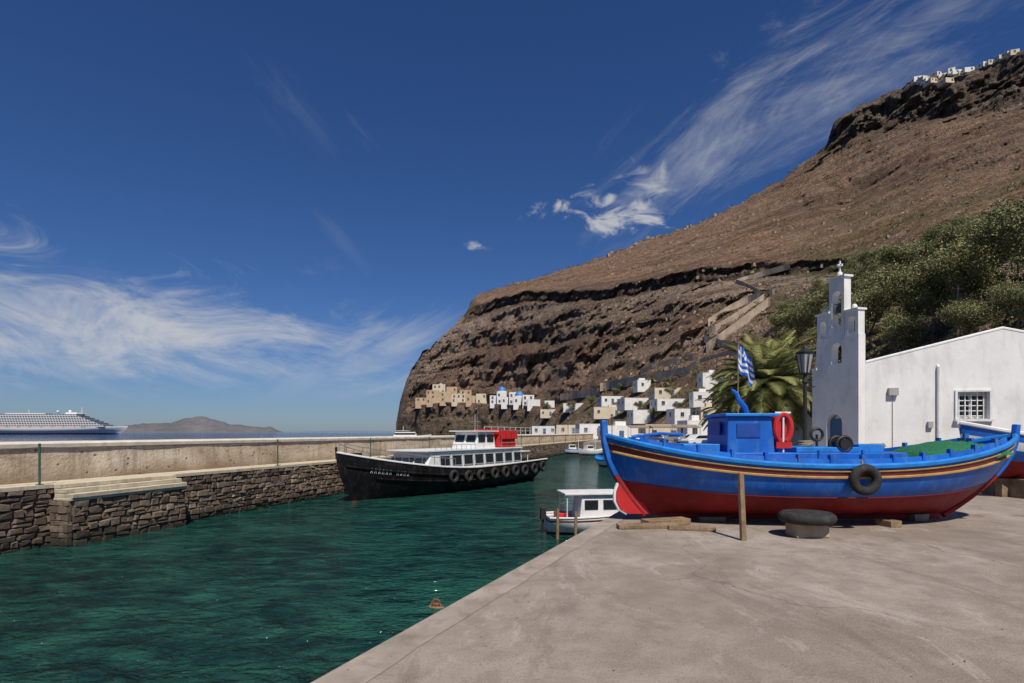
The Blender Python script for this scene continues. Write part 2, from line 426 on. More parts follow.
stone_face(8.0, u0, -.10, 0); stone_face(u1, 140, -.10, 0); stone_face(u0, u1, -.50, .80)
z = -2.4
while z < -.58:      # stone end of the landing, facing along the wall
    hh = random.uniform(.16, .27); hh = min(hh, -.52-z); x = .03
    while x < .80:
        wd = min(random.uniform(.2, .45), .83-x)
        if wd > .06: mb.box((x+wd/2, u0-.02, z+hh/2), (wd-.025, random.uniform(.10, .18), hh-.03), 0, 0, 1, random.random(), .014)
        x += wd
    z += hh
mb.obj('masonry', M_stone, mole)
PH = 1.30
mb = MB()
us = np.arange(-2, 141, 1.0); vs = []; fs = []
for u in us:
    zt = PH+.02*noise.noise(Vector((u*.3, 0, 0))); x = -1.30+.04*noise.noise(Vector((u*.35, 5, 0)))
    vs += [(x, u, .02), (x+.03*noise.noise(Vector((u*.8, 1, 0))), u, zt*.5), (x-.03, u, zt), (x-2.4, u, zt+.01), (x-2.5, u, -3)]
for i in range(len(us)-1):
    for k in range(4): fs.append((i*5+k, (i+1)*5+k, (i+1)*5+k+1, i*5+k+1))
mb.add(vs, fs); mb.obj('parapet', M_plaster, mole)
mb = MB(); vs = []
us = np.arange(-1, 141.2, .7)
for u in us:
    j = .03*noise.noise(Vector((u*1.3, 9, 0))); k_ = .018*noise.noise(Vector((u*.8, 3, 0)))
    vs += [(-1.25+j, u, PH-.09), (-1.24+j, u, PH+.04+k_), (-1.32+j, u, PH+.09+k_), (-3.9, u, PH+.09+k_), (-3.9, u, PH-.05)]
mb.add(vs, [(i*5+k, (i+1)*5+k, (i+1)*5+k+1, i*5+k+1) for i in range(len(us)-1) for k in range(4)]); mb.obj('parapet_cap', M_capc, mole)
mb = MB()
for k in range(3):
    dd = .28*(k+1)
    mb.box((dd/2+.06, (u0+u1)/2, .03-.15*k-.08-.003*k), (dd, u1-u0-.02*k, .155), 0, jit=.008)
mb.box((.46, (u0+u1)/2, -.475), (.80, u1-u0+.02, .09), 0)
mb.obj('landing_steps', M_stepc, mole, bevel=.02)
rail = empty('railing', (-21.1, 0, 0), TH)
mb = MB()
ul = [18.6*U, 29.4*U] + [29.4*U + 9.0*k for k in range(1, 12)]
for u in ul:
    mb.tube([(-.12, u, .0), (-.12, u, 1.32)], .035, 8); mb.box((-.12, u, .035), (.16, .16, .03)); mb.sphere((-.12, u, 1.34), (.045, .045, .045), 8, 6)
mb.obj('posts', M_green, rail, True)
mb = MB()
for a, b_ in zip([9.0]+ul[:-1], ul):
    pts = [(-.12, a+(b_-a)*t, 1.25-.10*4*t*(1-t)*(b_-a)/10) for t in np.linspace(0, 1, 10)]
    mb.tube(pts, .009, 5)
mb.obj('cable', M_steel, rail)
rail2 = empty('white_railing', (-21.1, 0, 0), TH)
mb = MB()
for u in np.arange(66, 140, 2.4): mb.tube([(-1.6, u, PH), (-1.6, u, 2.35)], .03, 6)
for z_ in (1.9, 2.35): mb.tube([(-1.6, 66, z_), (-1.6, 139, z_)], .022, 6)
mb.obj('rails', M_whitepaint, rail2)
mb = MB()
for k in range(160):
    r = random.uniform(.5, 1.1)
    mb.box((-12.4-random.uniform(0, 2.5), random.uniform(0, 140), -2.0+random.uniform(-.3, .3)), (r*1.6, r*1.8, r), 0, random.uniform(0, 3), .7, random.random(), .15)
mb.obj('rock_armour', M_stone, mole)

# ------------------------------------------------------------------ hill terrain
sil = [(396,424),(400,402),(407,378),(414,366),(424,352),(434,346),(445,333),(455,326),(466,314),(471,301),(485,291),(520,283),(560,272),(600,258),(650,240),(700,222),(740,205),(780,180),(826,146),(834,124),(842,114),(880,97),(912,82),(940,76),(985,66),(1024,50),(1200,-10),(1450,-70)]
cols = {
 396: ([(440,550),(430,552),(428,554),(427,556),(426,557),(425,558)], 560),
 402: ([(440,520),(418,526),(408,530),(404,532),(401,534),(399,536)], 540),
 420: ([(440,470),(405,478),(374,515),(366,519),(361,520),(358,521)], 522),
 445: ([(440,436),(402,446),(350,498),(342,504),(338,507),(335,510)], 514),
 475: ([(440,405),(403,418),(320,480),(305,488),(302,500),(299,520)], 540),
 520: ([(440,330),(405,350),(304,420),(292,430),(290,470),(287,530)], 580),
 560: ([(440,250),(408,285),(303,370),(291,382),(284,450),(277,525)], 570),
 600: ([(440,190),(400,245),(301,325),(289,336),(276,430),(264,520)], 560),
 650: ([(440,150),(390,208),(293,290),(281,300),(262,415),(247,500)], 545),
 700: ([(440,125),(374,168),(284,257),(269,271),(246,400),(229,480)], 520),
 780: ([(445,90),(358,130),(278,220),(264,234),(220,360),(192,430)], 455),
 850: ([(450,62),(350,90),(274,190),(257,202),(200,330),(140,388)], 405),
 930: ([(455,46),(342,68),(262,130),(242,150),(172,260),(116,335)], 350),
 1024:([(461,34),(330,50),(262,80),(238,110),(165,200),(108,275)], 305),
 1200:([(475,25),(320,38),(230,60),(200,80),(120,150),(50,200)], 230),
 1450:([(490,20),(310,30),(200,50),(170,65),(90,120),(10,165)], 190)}
kx = sorted(cols)
NU = 860
pxs = np.concatenate([np.linspace(396, 480, 130, endpoint=False), np.linspace(480, 1100, 620, endpoint=False), np.linspace(1100, 1450, 110)])
sub = [24, 80, 18, 60, 40, 44]
lay = [0.0]
for k, s_ in enumerate(sub): lay += list(k + (np.arange(s_)+1)/s_)
lay = np.array(lay); NVr = len(lay)
P = np.zeros((NU, NVr, 3))
LY = np.zeros((7, NU)); LP = np.zeros((7, NU))
ker = np.hanning(13); ker /= ker.sum()
def sm(a):
    p = np.pad(a, 6, mode='edge'); return np.convolve(p, ker, 'valid')
for k in range(6):
    LY[k] = sm(np.interp(pxs, kx, [cols[c][0][k][1] for c in kx])); LP[k] = sm(np.interp(pxs, kx, [cols[c][0][k][0] for c in kx]))
LY[6] = np.interp(pxs, kx, [cols[c][1] for c in kx]); LP[6] = np.interp(pxs, [a for a, b_ in sil], [b_ for a, b_ in sil])
for k in range(1, 6):
    LP[k] = np.maximum(LP[k], LP[6] + (6-k)*.8)
TER = 18.0
def tramp(x, a, b_): return max(0.0, min(1.0, (x-a)/(b_-a)))
terr_w = np.array([tramp(p, 408, 416)*(1-tramp(p, 560, 640)) for p in pxs])
for i in range(NU):
    tn = (pxs[i]-512)/F
    Yk = LY[:, i].copy(); Zk = H + (HZ-LP[:, i])/F*Yk
    tw = terr_w[i]
    xs_ = [0, 1, 1.06, 2, 3, 4, 5, 6]
    Ys_ = [Yk[0], Yk[1], Yk[1]+TER*tw+(Yk[2]-Yk[1])*.06*(1-tw)] + list(Yk[2:]); Zs_ = [Zk[0], Zk[1], Zk[1]+(Zk[2]-Zk[1])*.06*(1-tw)] + list(Zk[2:])
    Y = np.interp(lay, xs_, Ys_); Z = np.interp(lay, xs_, Zs_)
    crag = tramp(pxs[i], 800, 850); bandw = tramp(pxs[i], 466, 490)
    for j in range(NVr):
        l = lay[j]; y = Y[j]; zz = Z[j]; x = tn*y
        q = Vector((x, y, zz))
        amp = min(1.0, (y/300.0)**.75)
        edge = min(1.0, (pxs[i]-396)/18.0)
        g1 = noise.fractal(Vector((x*.030, y*.030, zz*.007)), .9, 2.1, 6)
        g2_ = noise.ridged_multi_fractal(Vector((x*.016+9, y*.016, zz*.005)), .9, 2.2, 5, 1.0, 2.0)-1.0
        st = noise.fractal(Vector((x*.008, y*.008, zz*.10+3)), .9, 2.0, 4)
        g3 = noise.fractal(q*.09, .7, 2.1, 5)
        g4 = noise.ridged_multi_fractal(q*.04, .8, 2.2, 4, 1.0, 2.0)-1.0
        g5 = noise.ridged_multi_fractal(Vector((x*.028+3, y*.010, 5)), .9, 2.2, 4, 1.0, 2.0)-1.0   # gullies down the upper slope
        up = math.exp(-((l-4.2)/.9)**2)
        cl = math.exp(-((l-1.5)/.5)**2); cr = math.exp(-((l-5.5)/.42)**2)*crag
        steep = cl*1.0 + cr*1.2 + .25
        d = (g1*9*steep + g2_*8.0*steep + st*(6.5*cl+5*cr+1.5) + g3*(3.2+3*cr+2.4*cl) + g4*(2.4+3*cr+1.5*cl) + g5*4.0*up)*amp*edge
        if l < .3: d *= l/.3
        damp = 1 - tw*math.exp(-((l-1.02)/.10)**4)*.95
        dh = Vector((x, y, 0)).normalized()
        dzz = (g3*2.2 + g1*1.6 + g4*1.4 - g5*1.6*up)*amp*edge*damp; d *= damp
        if l > 5.6: d *= max(0.0, (6-l)/.4)*.75+.25
        d -= 5.0*math.exp(-((l-2.85)/.14)**2)*amp*edge*bandw
        d += 4.0*math.exp(-((l-2.25)/.16)**2)*amp*edge*bandw
        d += 3.0*math.exp(-((l-1.62+.05*g1)/.06)**2)*amp*edge*bandw
        d -= 2.5*math.exp(-((l-1.74+.05*g1)/.05)**2)*amp*edge*bandw
        P[i, j] = (x + dh.x*d, y + dh.y*d, zz + dzz*(1 if l > .3 else l/.3))
verts = P.reshape(-1, 3).tolist()
nb = 3
back = []
for i in range(NU):
    x, y, zz = P[i, -1]
    dh = Vector((x, y)).normalized()
    for k, (dd, dz_) in enumerate([(15, -2), (120, -8), (400, -230)]):
        back.append((float(x+dh.x*dd), float(y+dh.y*dd), float(max(zz+dz_, -6))))
faces = []
for i in range(NU-1):
    for j in range(NVr-1):
        a = i*NVr+j; faces.append((a, a+NVr, a+NVr+1, a+1))
o = len(verts)
for i in range(NU-1):
    a0 = i*NVr+NVr-1; a1 = (i+1)*NVr+NVr-1
    faces.append((a0, a1, o+(i+1)*nb, o+i*nb))
    for k in range(nb-1): faces.append((o+i*nb+k, o+(i+1)*nb+k, o+(i+1)*nb+k+1, o+i*nb+k+1))
me = bpy.data.meshes.new('hill'); me.from_pydata(verts+back, [], faces)
at = me.attributes.new('lay', 'FLOAT', 'POINT')
lv = []
for i in range(NU):
    cf = tramp(pxs[i], 800, 845); bw_ = tramp(pxs[i], 462, 486)
    for l in lay:
        v = l if l < 4.4 else 4.4+(l-4.4)*cf
        if v > 1.9: v = 1.9 + (v-1.9)*bw_
        lv.append(float(v))
at.data.foreach_set('value', lv + [4.4]*len(back))
vg = []
for i in range(NU):
    for j in range(NVr):
        p = pxs[i]; l = lay[j]
        v = max(0, min(1, (p-740)/120.0))*max(0, min(1, (4.2-l)/1.3))
        if p < 760: v = max(v, .5*max(0, min(1, (1.1-l)/.6)))
        vg.append(float(v))
at2 = me.attributes.new('veg', 'FLOAT', 'POINT'); at2.data.foreach_set('value', vg+[0.0]*len(back))
me.polygons.foreach_set('use_smooth', [True]*len(me.polygons))
def hill_mat():
    m, nt, b = newmat('volcanic_rock')
    pos = nt.n('ShaderNodeNewGeometry').outputs['Position']
    la = nt.n('ShaderNodeAttribute', attribute_name='lay').outputs['Fac']
    ve = nt.n('ShaderNodeAttribute', attribute_name='veg').outputs['Fac']
    nb_ = nt.noise(pos, .016, 5, .7, .6)
    lw = nt.math('ADD', la, nt.math('MULTIPLY', nt.math('SUBTRACT', nb_, .5), .42))
    f = nt.math('DIVIDE', lw, 6.2)
    R = lambda l: l/6.2
    c = nt.ramp(f, [(R(0), (.26, .19, .135)), (R(.8), (.30, .20, .14)), (R(1.1), (.36, .22, .155)), (R(1.35), (.40, .275, .205)), (R(1.5), (.32, .19, .135)), (R(1.62), (.19, .12, .09)), (R(1.72), (.42, .30, .225)),
                    (R(2.0), (.46, .345, .26)), (R(2.12), (.15, .095, .07)), (R(2.7), (.06, .042, .034)), (R(2.95), (.24, .14, .088)),
                    (R(3.2), (.40, .235, .145)), (R(4.2), (.38, .23, .15)), (R(4.85), (.32, .21, .145)), (R(5.1), (.12, .096, .08)), (R(6.0), (.18, .148, .12))])
    sv = nt.mapping(pos, (.005, .005, .14))
    stn = nt.noise(sv, 1.0, 5, .62, .3)
    c = nt.mix(nt.ramp(stn, [(.40, .65), (.48, 0.0)]), c, (.13, .083, .061))
    c = nt.mix(nt.ramp(stn, [(.54, 0.0), (.66, .5)]), c, (.50, .375, .28))
    gv = nt.noise(nt.mapping(pos, (.08, .08, .014)), 1.0, 5, .7, .3)
    c = nt.mix(nt.ramp(gv, [(.36, .45), (.48, 0.0)]), c, (.16, .10, .073))
    c = nt.mix(nt.ramp(gv, [(.56, 0.0), (.72, .4)]), c, (.48, .38, .31))
    nf = nt.noise(pos, .22, 5, .8, .2)
    c = nt.mix(nt.ramp(nf, [(.37, .8), (.47, 0.0)]), c, (.075, .054, .042))
    c = nt.mix(nt.ramp(nf, [(.56, 0.0), (.68, .45)]), c, (.52, .40, .31))
    nd = nt.noise(pos, .6, 4, .75)
    c = nt.mix(nt.ramp(nd, [(.54, 0.0), (.59, .6)]), c, (.12, .10, .055))
    c = nt.mix(nt.ramp(nd, [(.38, .5), (.43, 0.0)]), c, (.52, .42, .32))
    big = nt.noise(pos, .008, 4, .6, .5)
    c = nt.mix(nt.ramp(big, [(.42, .45), (.52, 0.0)]), c, (.19, .14, .11))
    nv = nt.noise(pos, .07, 5, .7)
    vf = nt.math('MULTIPLY', ve, nt.ramp(nt.math('ADD', nv, nt.math('MULTIPLY', nd, .3)), [(.57, 0.0), (.72, .85)]))
    c = nt.mix(vf, c, (.115, .118, .05))
    nt.l(c, b.inputs['Base Color']); b.inputs['Roughness'].default_value = .97
    b.inputs['Specular IOR Level'].default_value = .05
    hgt = nt.math('ADD', nt.math('MULTIPLY', nf, 1.8), nt.math('ADD', nt.math('MULTIPLY', stn, 1.4), nt.math('ADD', nt.math('MULTIPLY', gv, 1.5), nt.math('MULTIPLY', nd, .5))))
    nt.l(nt.bump(hgt, 1.0, 4.4), b.inputs['Normal'])
    return m
me.materials.append(hill_mat())
hill = bpy.data.objects.new('hill', me); sc.collection.objects.link(hill)
PY = HZ - F*(P[:, :, 2]-H)/P[:, :, 1]
def onhill(px, py):
    i = int(np.argmin(np.abs(pxs-px))); col = PY[i]
    for j in range(len(col)-1):
        if (col[j]-py)*(col[j+1]-py) <= 0 and col[j] >= col[j+1]:
            t = (col[j]-py)/(col[j]-col[j+1]+1e-9)
            q = P[i, j]*(1-t)+P[i, j+1]*t; return Vector([float(v) for v in q])
    return Vector([float(v) for v in (P[i, NVr-1] if py < col[-1] else P[i, 0])])
def terrace_pt(px):
    i = int(np.argmin(np.abs(pxs-px))); y = float(LY[1, i]); return Vector(((px-512)/F*y, y, float(H+(HZ-LP[1, i])/F*y)))

M_ret = mat('retaining_wall_stone', (.42, .335, .255), .95, .35, .3, .4, dirt=(.20, .15, .11), dirt_amt=.6, spec=.1)
def ribbon(name, pts, h, thick=.8, m=M_ret, K=6):
    P3 = []
    for (a, b_) in zip(pts[:-1], pts[1:]):
        n_ = max(3, int(abs(b_[0]-a[0])/3))
        for k in range(n_):
            t = k/n_; P3.append(onhill(a[0]+(b_[0]-a[0])*t, a[1]+(b_[1]-a[1])*t))
    P3.append(onhill(*pts[-1]))
    N_ = len(P3)
    Q = []
    for i in range(N_):
        k = min(i, N_-1-i, K); sl = P3[i-k:i+k+1]
        Q.append(sum(sl, Vector((0,0,0)))/len(sl))
    mb = MB(); vs = []
    for p in Q:
        d = Vector((p.x, p.y, 0)).normalized(); f_ = p - d*2.2; bk = p + d*(thick+3)
        vs += [(f_.x, f_.y, p.z-h*1.6-1), (f_.x, f_.y, p.z+h), (bk.x, bk.y, p.z+h), (bk.x, bk.y, p.z-h*2.5)]
    mb.add(vs, [(i*4+k, (i+1)*4+k, (i+1)*4+k+1, i*4+k+1) for i in range(N_-1) for k in range(3)] + [(0,1,2,3), tuple(4*N_-4+q for q in range(4))])
    return mb.obj(name, m)
for pts, h in [([(706,350),(735,330),(770,304)], 2.0), ([(706,334),(738,316),(764,298)], 1.0), ([(600,386),(640,378),(690,370)], 1.0), ([(708,322),(742,300),(775,292)], .7), ([(560,396),(600,390)], 1.0),
               ([(690,366),(716,356),(742,352)], .7), ([(742,352),(722,342),(704,338)], .6), ([(764,296),(748,286),(736,282)], .6), ([(736,282),(760,274),(790,266)], .5), ([(640,372),(668,362),(696,356)], .8)]:
    ribbon('path_retaining_wall', pts, h)

# ------------------------------------------------------------------ buildings
def house(name, c, w_, d_, h_, rz, wall=M_white, nst=1, ncol=2, base=6, dome=None, win=M_shutter, para=True, ww=.9, wh=1.2):
    par = empty(name, c, rz)
    mb = MB(); mb.box((0, 0, (h_-base)/2), (w_, d_, h_+base)); mb.obj('walls', wall, par, bevel=.12)
    if para:
        mb = MB(); t = .25
        for (x, y, a, b_) in [(0, -d_/2+t/2, w_+.04, t), (0, d_/2-t/2, w_+.04, t), (-w_/2+t/2, 0, t, d_-2*t), (w_/2-t/2, 0, t, d_-2*t)]:
            mb.box((x, y, h_+.15), (a, b_, .3))
        if random.random() < .3: mb.box((random.uniform(-.2, .2)*w_, .15*d_, h_+.6), (w_*random.uniform(.2, .3), d_*.3, 1.3))
        mb.obj('roof_parapet', wall, par)
    mb = MB(); fh = h_/nst
    for s_ in range(nst):
        for k in range(ncol):
            x = (k+.5)/ncol*w_-w_/2 + random.uniform(-.3, .3)
            if s_ > 0 or k != ncol//2:
                if random.random() < .35: continue
            if s_ == 0 and k == ncol//2:
                mb.box((x, -d_/2-.01, min(1.05, h_*.4)), (1.0, .06, min(2.1, h_*.75)), 1); continue
            zc = s_*fh+fh*.55
            mb.box((x, -d_/2-.01, zc), (ww, .06, wh), 0); mb.box((x, -d_/2-.035, zc-wh/2-.06), (ww+.2, .12, .1), 2)
            mb.box((x-ww/2-.03, -d_/2-.02, zc), (.08, .09, wh+.05), 1); mb.box((x+ww/2+.03, -d_/2-.02, zc), (.08, .09, wh+.05), 1)
            mb.box((x, -d_/2-.03, zc), (.05, .07, wh), 1)
        for k in range(max(1, int(d_/4))):
            yv = (k+.5)/max(1, int(d_/4))*d_-d_/2; zc = s_*fh+fh*.55
            mb.box((-w_/2-.01, yv, zc), (.06, ww, wh), 0); mb.box((w_/2+.01, yv, zc), (.06, ww, wh), 0)
    mb.obj('windows_and_door', [M_dark, win, wall], par)
    if dome:
        mb = MB(); mb.tube([(0,0,h_-.1),(0,0,h_+.9)], dome, 16); mb.obj('dome_drum', wall, par)
        mb = MB(); mb.sphere((0,0,h_+.9), (dome*.98, dome*.98, dome), 18, 8, 0, True); mb.obj('dome', M_domeblue, par, True)
    return par
def houseS(name, px0, px1, pytop, pybot, dep=None, Yf=None, **kw):
    Y = Yf
    if not Y:
        Y = sorted(onhill(px, pybot).y for px in (px0, (px0+px1)/2, px1))[1]
    a = S((px0+px1)/2, pybot, Y)
    w_ = (px1-px0)/F*Y; h_ = (pybot-pytop)/F*Y
    d_ = dep or min(9, w_*.8)
    rz = kw.pop('rz', random.uniform(-.12, .12))
    n_ = max(1, round(h_/3.3)); nc = max(1, round(w_/3.2))
    return house(name, (a.x, a.y+d_*.35, a.z), w_, d_, h_, rz, nst=n_, ncol=nc, **kw)
for (a, b_, t, bt, Yf, wl) in [(636,656,381,389,None,M_white),(654,688,389,396,None,M_cream),
                           (702,724,374,386,None,M_white),(600,624,397,404,None,M_white),(622,654,399,407,None,M_white),
                           (656,694,400,407,None,M_white),(694,722,393,403,None,M_white),(564,586,404,410,None,M_white),
                           (594,630,408,416,None,M_cream),(632,668,411,420,None,M_white),(672,700,410,420,None,M_white),(700,722,408,420,None,M_cream),
                           (540,560,410,416,None,M_cream),
                           (532,558,427,434,190,M_white),(556,580,426,434,170,M_cream),(578,604,425,436,150,M_white),(602,642,427,440.5,122,M_white),(644,682,426,441,112,M_cream),(684,716,422,442,102,M_white),(716,744,416,443,92,M_white)]:
    houseS('white_house' if wl is M_white else 'cream_house', a, b_, t, bt, Yf=Yf, wall=wl, base=1.2, ww=.8, wh=1.1)
def terrace_house(name, px0, px1, hpx, wall, back=0, dome=None, lift=0):
    p = terrace_pt((px0+px1)/2); w_ = (px1-px0)/F*p.y; h_ = hpx/F*p.y + lift
    house(name, (p.x*(1+(back+4.5)/p.y), p.y+4.5+back, p.z), w_, 8, h_, random.uniform(-.04, .04), wall=wall, nst=max(1, round(h_/3.6)), ncol=max(2, round(w_/4)), base=3, dome=dome, ww=1.3, wh=1.8, win=wall)
for (a, b_, h_, wl, bk) in [(416,427,7,M_ochre,0),(427,440,13,M_ochre,0),(433,446,19,M_cream,8),(440,452,10,M_ochre,0),(447,458,16,M_ochre,8),(452,466,8,M_cream,0),(460,472,13,M_ochre,8),(466,480,7,M_ochre,0),(476,487,10,M_cream,8)]:
    terrace_house('ochre_house', a, b_, h_, wl, bk)
for (a, b_, h_, dm, bk) in [(490,501,8,None,0),(497,507,13,3.0,7),(501,513,7,None,0),(509,519,13,None,7),(513,526,8,3.0,0),(522,534,11,None,7),(527,540,6,None,0),(544,554,6,None,0)]:
    terrace_house('white_house', a, b_, h_, M_white, bk, dm)
for px in [918,927,930,936,941,948,951,957,966,969,975,984,988,996,1003,1007,1016]:
    i = int(np.argmin(np.abs(pxs-px))); q = [float(v) for v in P[i, -1]]
    w_ = random.uniform(2.4, 5.5); h_ = random.uniform(1.0, 2.2)
    house('rim_house', (q[0], q[1]+random.uniform(0, 5), q[2]-.1), w_, 5, h_, random.uniform(-.5, .3), wall=random.choice([M_white, M_cream]), ncol=max(1, int(w_/2.5)), base=1.2, para=False, win=M_dark, wh=.7)
for (px, py) in [(930,84),(946,84)]:
    q = onhill(px, py); house('rim_house', q, random.uniform(3, 6), 6, 2.0, 0.1, wall=M_cream, ncol=2, base=1, para=False, win=M_dark, wh=.7)

# ------------------------------------------------------------------ distant island, ship, yacht
mb = MB(); n_ = 90; vs = []; Yd = 7000
prof = [(108,0),(118,3),(125,8),(150,10),(172,11),(190,17),(200,18),(212,15),(230,10),(255,6),(272,5),(284,0)]
for i in range(n_+1):
    px = 108+176*i/n_; hh = np.interp(px, [p for p, _ in prof], [q for _, q in prof])
    hh = max(0, hh + (noise.fractal(Vector((px*.08, 0, 0)), 1, 2, 4))*1.8*min(1, hh/5))
    x = (px-512)/F*Yd; top = hh/F*Yd
    for (dy, fz) in [(0, 0), (200, .35), (450, .6), (800, 1), (1400, .9), (2500, 0)]:
        wob = noise.fractal(Vector((px*.15, dy*.003, 2)), 1, 2, 4)*120 if dy else 0
        vs.append((x*(1+(dy+wob)/Yd), Yd+dy+wob, ZW-1+top*fz))
mb.add(vs, [(i*6+k, (i+1)*6+k, (i+1)*6+k+1, i*6+k+1) for i in range(n_) for k in range(5)])
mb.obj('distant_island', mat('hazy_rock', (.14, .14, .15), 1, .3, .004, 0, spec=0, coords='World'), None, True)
mb = MB(); vs = []
for i in range(60):
    px = 270+160*i/59; hh = 1.4*math.sin(math.pi*i/59)+.3*noise.noise(Vector((i*.4, 0, 0)))
    for (dy, fz) in [(0, 0), (600, 1), (1500, 0)]: vs.append(((px-512)/F*(14000+dy), 14000+dy, ZW+max(0, hh)/F*14000*fz))
mb.add(vs, [(i*3+k, (i+1)*3+k, (i+1)*3+k+1, i*3+k+1) for i in range(59) for k in range(2)])
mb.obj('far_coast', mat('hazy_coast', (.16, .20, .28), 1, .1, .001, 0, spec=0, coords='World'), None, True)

class Hull:
    def __init__(s, L, B, sheer, keel, rake0, rake1, pend=.95, pmid=.55):
        s.L, s.B, s.sh, s.k, s.r0, s.r1, s.pe, s.pm = L, B, sheer, keel, rake0, rake1, pend, pmid
    def p(s, t, v, side=1):
        x = (t-.5)*s.L; e = abs(2*t-1)
        r = s.r1 if t > .5 else s.r0
        x -= math.copysign(1, t-.5)*(e**2.5)*r*(1-v)**1.8
        ex = s.pm+(s.pe-s.pm)*e**1.5
        sp = (1-(1-v)**(2.3-1.1*e**2))**ex
        b = s.B(t)*sp
        z = s.k(t) + v*(s.sh(t)-s.k(t))
        return Vector((x, side*b, z))
    def mesh(s, mb, bands, nt_=56):
        vs_ = []; mi = []
        for (a, b_, m_) in bands:
            k = max(1, int(round((b_-a)*14)))
            for q in range(k): vs_.append(a+(b_-a)*q/k); mi.append(m_)
        vs_.append(bands[-1][1])
        ts = [.5-.5*math.cos(math.pi*i/nt_) for i in range(nt_+1)]
        nv = len(vs_)
        for side in (1, -1):
            V = [s.p(t, v, side) for t in ts for v in vs_]
            o = len(mb.v); mb.v += [tuple(q) for q in V]
            for j in range(nv-1):
                for i in range(nt_): mb.f.append((o+i*nv+j, o+(i+1)*nv+j, o+(i+1)*nv+j+1, o+i*nv+j+1)); mb.m.append(mi[j]); mb.tone.append(.5)
        if s.B(0) > .01:
            V = [s.p(0, v, 1) for v in vs_] + [s.p(0, v, -1) for v in vs_]
            for j in range(nv-1): mb.add([V[j], V[j+1], V[nv+j+1], V[nv+j]], [(0,1,2,3)], mi[j])
    def rail(s, mb, v, r, mi=0, off=0.0, t0=0, t1=1, dz=0, n=40, k=6):
        for side in (1, -1):
            pts = []
            for i in range(n+1):
                q = s.p(t0+(t1-t0)*i/n, v, side); pts.append((q.x, q.y+side*off, q.z+dz))
            mb.tube(pts, r, k, mi)
    def deck(s, mb, v, dz, mi=0, n=40, inset=.97):
        V = []
        for i in range(n+1):
            t = .01+.98*i/n; a = s.p(t, v, 1); V += [(a.x, a.y*inset, a.z+dz), (a.x, -a.y*inset, a.z+dz)]
        mb.add(V, [(2*i, 2*i+2, 2*i+3, 2*i+1) for i in range(n)], mi)

shp = empty('cruise_ship', (-752, 900, ZW), .06)
hh = Hull(280, lambda t: 15*(1-max(0, (t-.75)/.25)**2.2)*min(1, .8+t), lambda t: 11+2.5*max(0, t-.8)/.2, lambda t: -1, 2, 18)
mb = MB(); hh.mesh(mb, [(0, .2, 1), (.2, 1, 0)]); hh.deck(mb, 1, -.05, 0)
mb.obj('ship_hull', [M_whitepaint, mat('ship_blue', (.02, .06, .25), .4)], shp, True)
mb = MB()
for k in range(7):
    x0 = -128+k*3; x1 = 112-k*7
    zc = 13+k*2.75
    mb.box(((x0+x1)/2, 0, zc-.3+.15), (x1-x0, 27-k*.6, .9), 0)
    mb.box(((x0+x1)/2, 0, zc+1.2), (x1-x0-4, 24.5-k*.6, 2.2), 1)
    x = x0+1
    while x < x1-2: mb.box((x, 0, zc+1.15), (.5, 26.4-k*.6, 2.3), 0); x += 4
mb.obj('decks', [M_whitepaint, mat('ship_glass', (.10, .13, .17), .2)], shp)
mb = MB(); mb.box((-70, 0, 36), (22, 12, 9), 0, top=.7); mb.box((60, 0, 33.2), (18, 20, 2.5), 0, top=.9); mb.box((-10, 0, 32.6), (60, 16, 1.6), 0)
mb.tube([(70,0,34),(70,0,44)], [.7,.25], 6); mb.tube([(-10,0,33),(-10,0,39)], .4, 6); mb.sphere((52,0,36), (2.5,2.5,2.5)); mb.sphere((30,5,36), (2,2,2))
mb.obj('funnel_and_mast', M_whitepaint, shp)
mb = MB()
for k in range(10): mb.box((-90+k*17, -13.9, 11.4), (9, 1.6, 2.3), 0, top=.8); mb.box((-90+k*17, 13.9, 11.4), (9, 1.6, 2.3), 0, top=.8)
mb.obj('lifeboats', mat('orange_lifeboat', (.6, .2, .05), .5), shp)

ya = empty('motor_yacht', (S(409, 432, 160).x, 160, ZW), .1)
hh = Hull(12.5, lambda t: 1.9*(1-max(0, (t-.45)/.55)**2.2), lambda t: 2.4+.7*t*t, lambda t: -.5, .2, 2.0)
mb = MB(); hh.mesh(mb, [(0,.3,1),(.3,1,0)]); hh.deck(mb, 1, -.1); mb.obj('yacht_hull', [M_whitepaint, M_blue], ya, True)
mb = MB(); mb.box((-1, 0, 3.1), (6.5, 3, 1.3), 0, top=.85); mb.box((-1, 0, 3.25), (5.8, 2.9, .5), 1); mb.box((-1.6, 0, 4.1), (3.6, 2.4, .12), 0); mb.tube([(-1.6,0,4.1),(-1.6,0,5.4)], .06, 6)
mb.obj('cabin', [M_whitepaint, M_glass], ya)

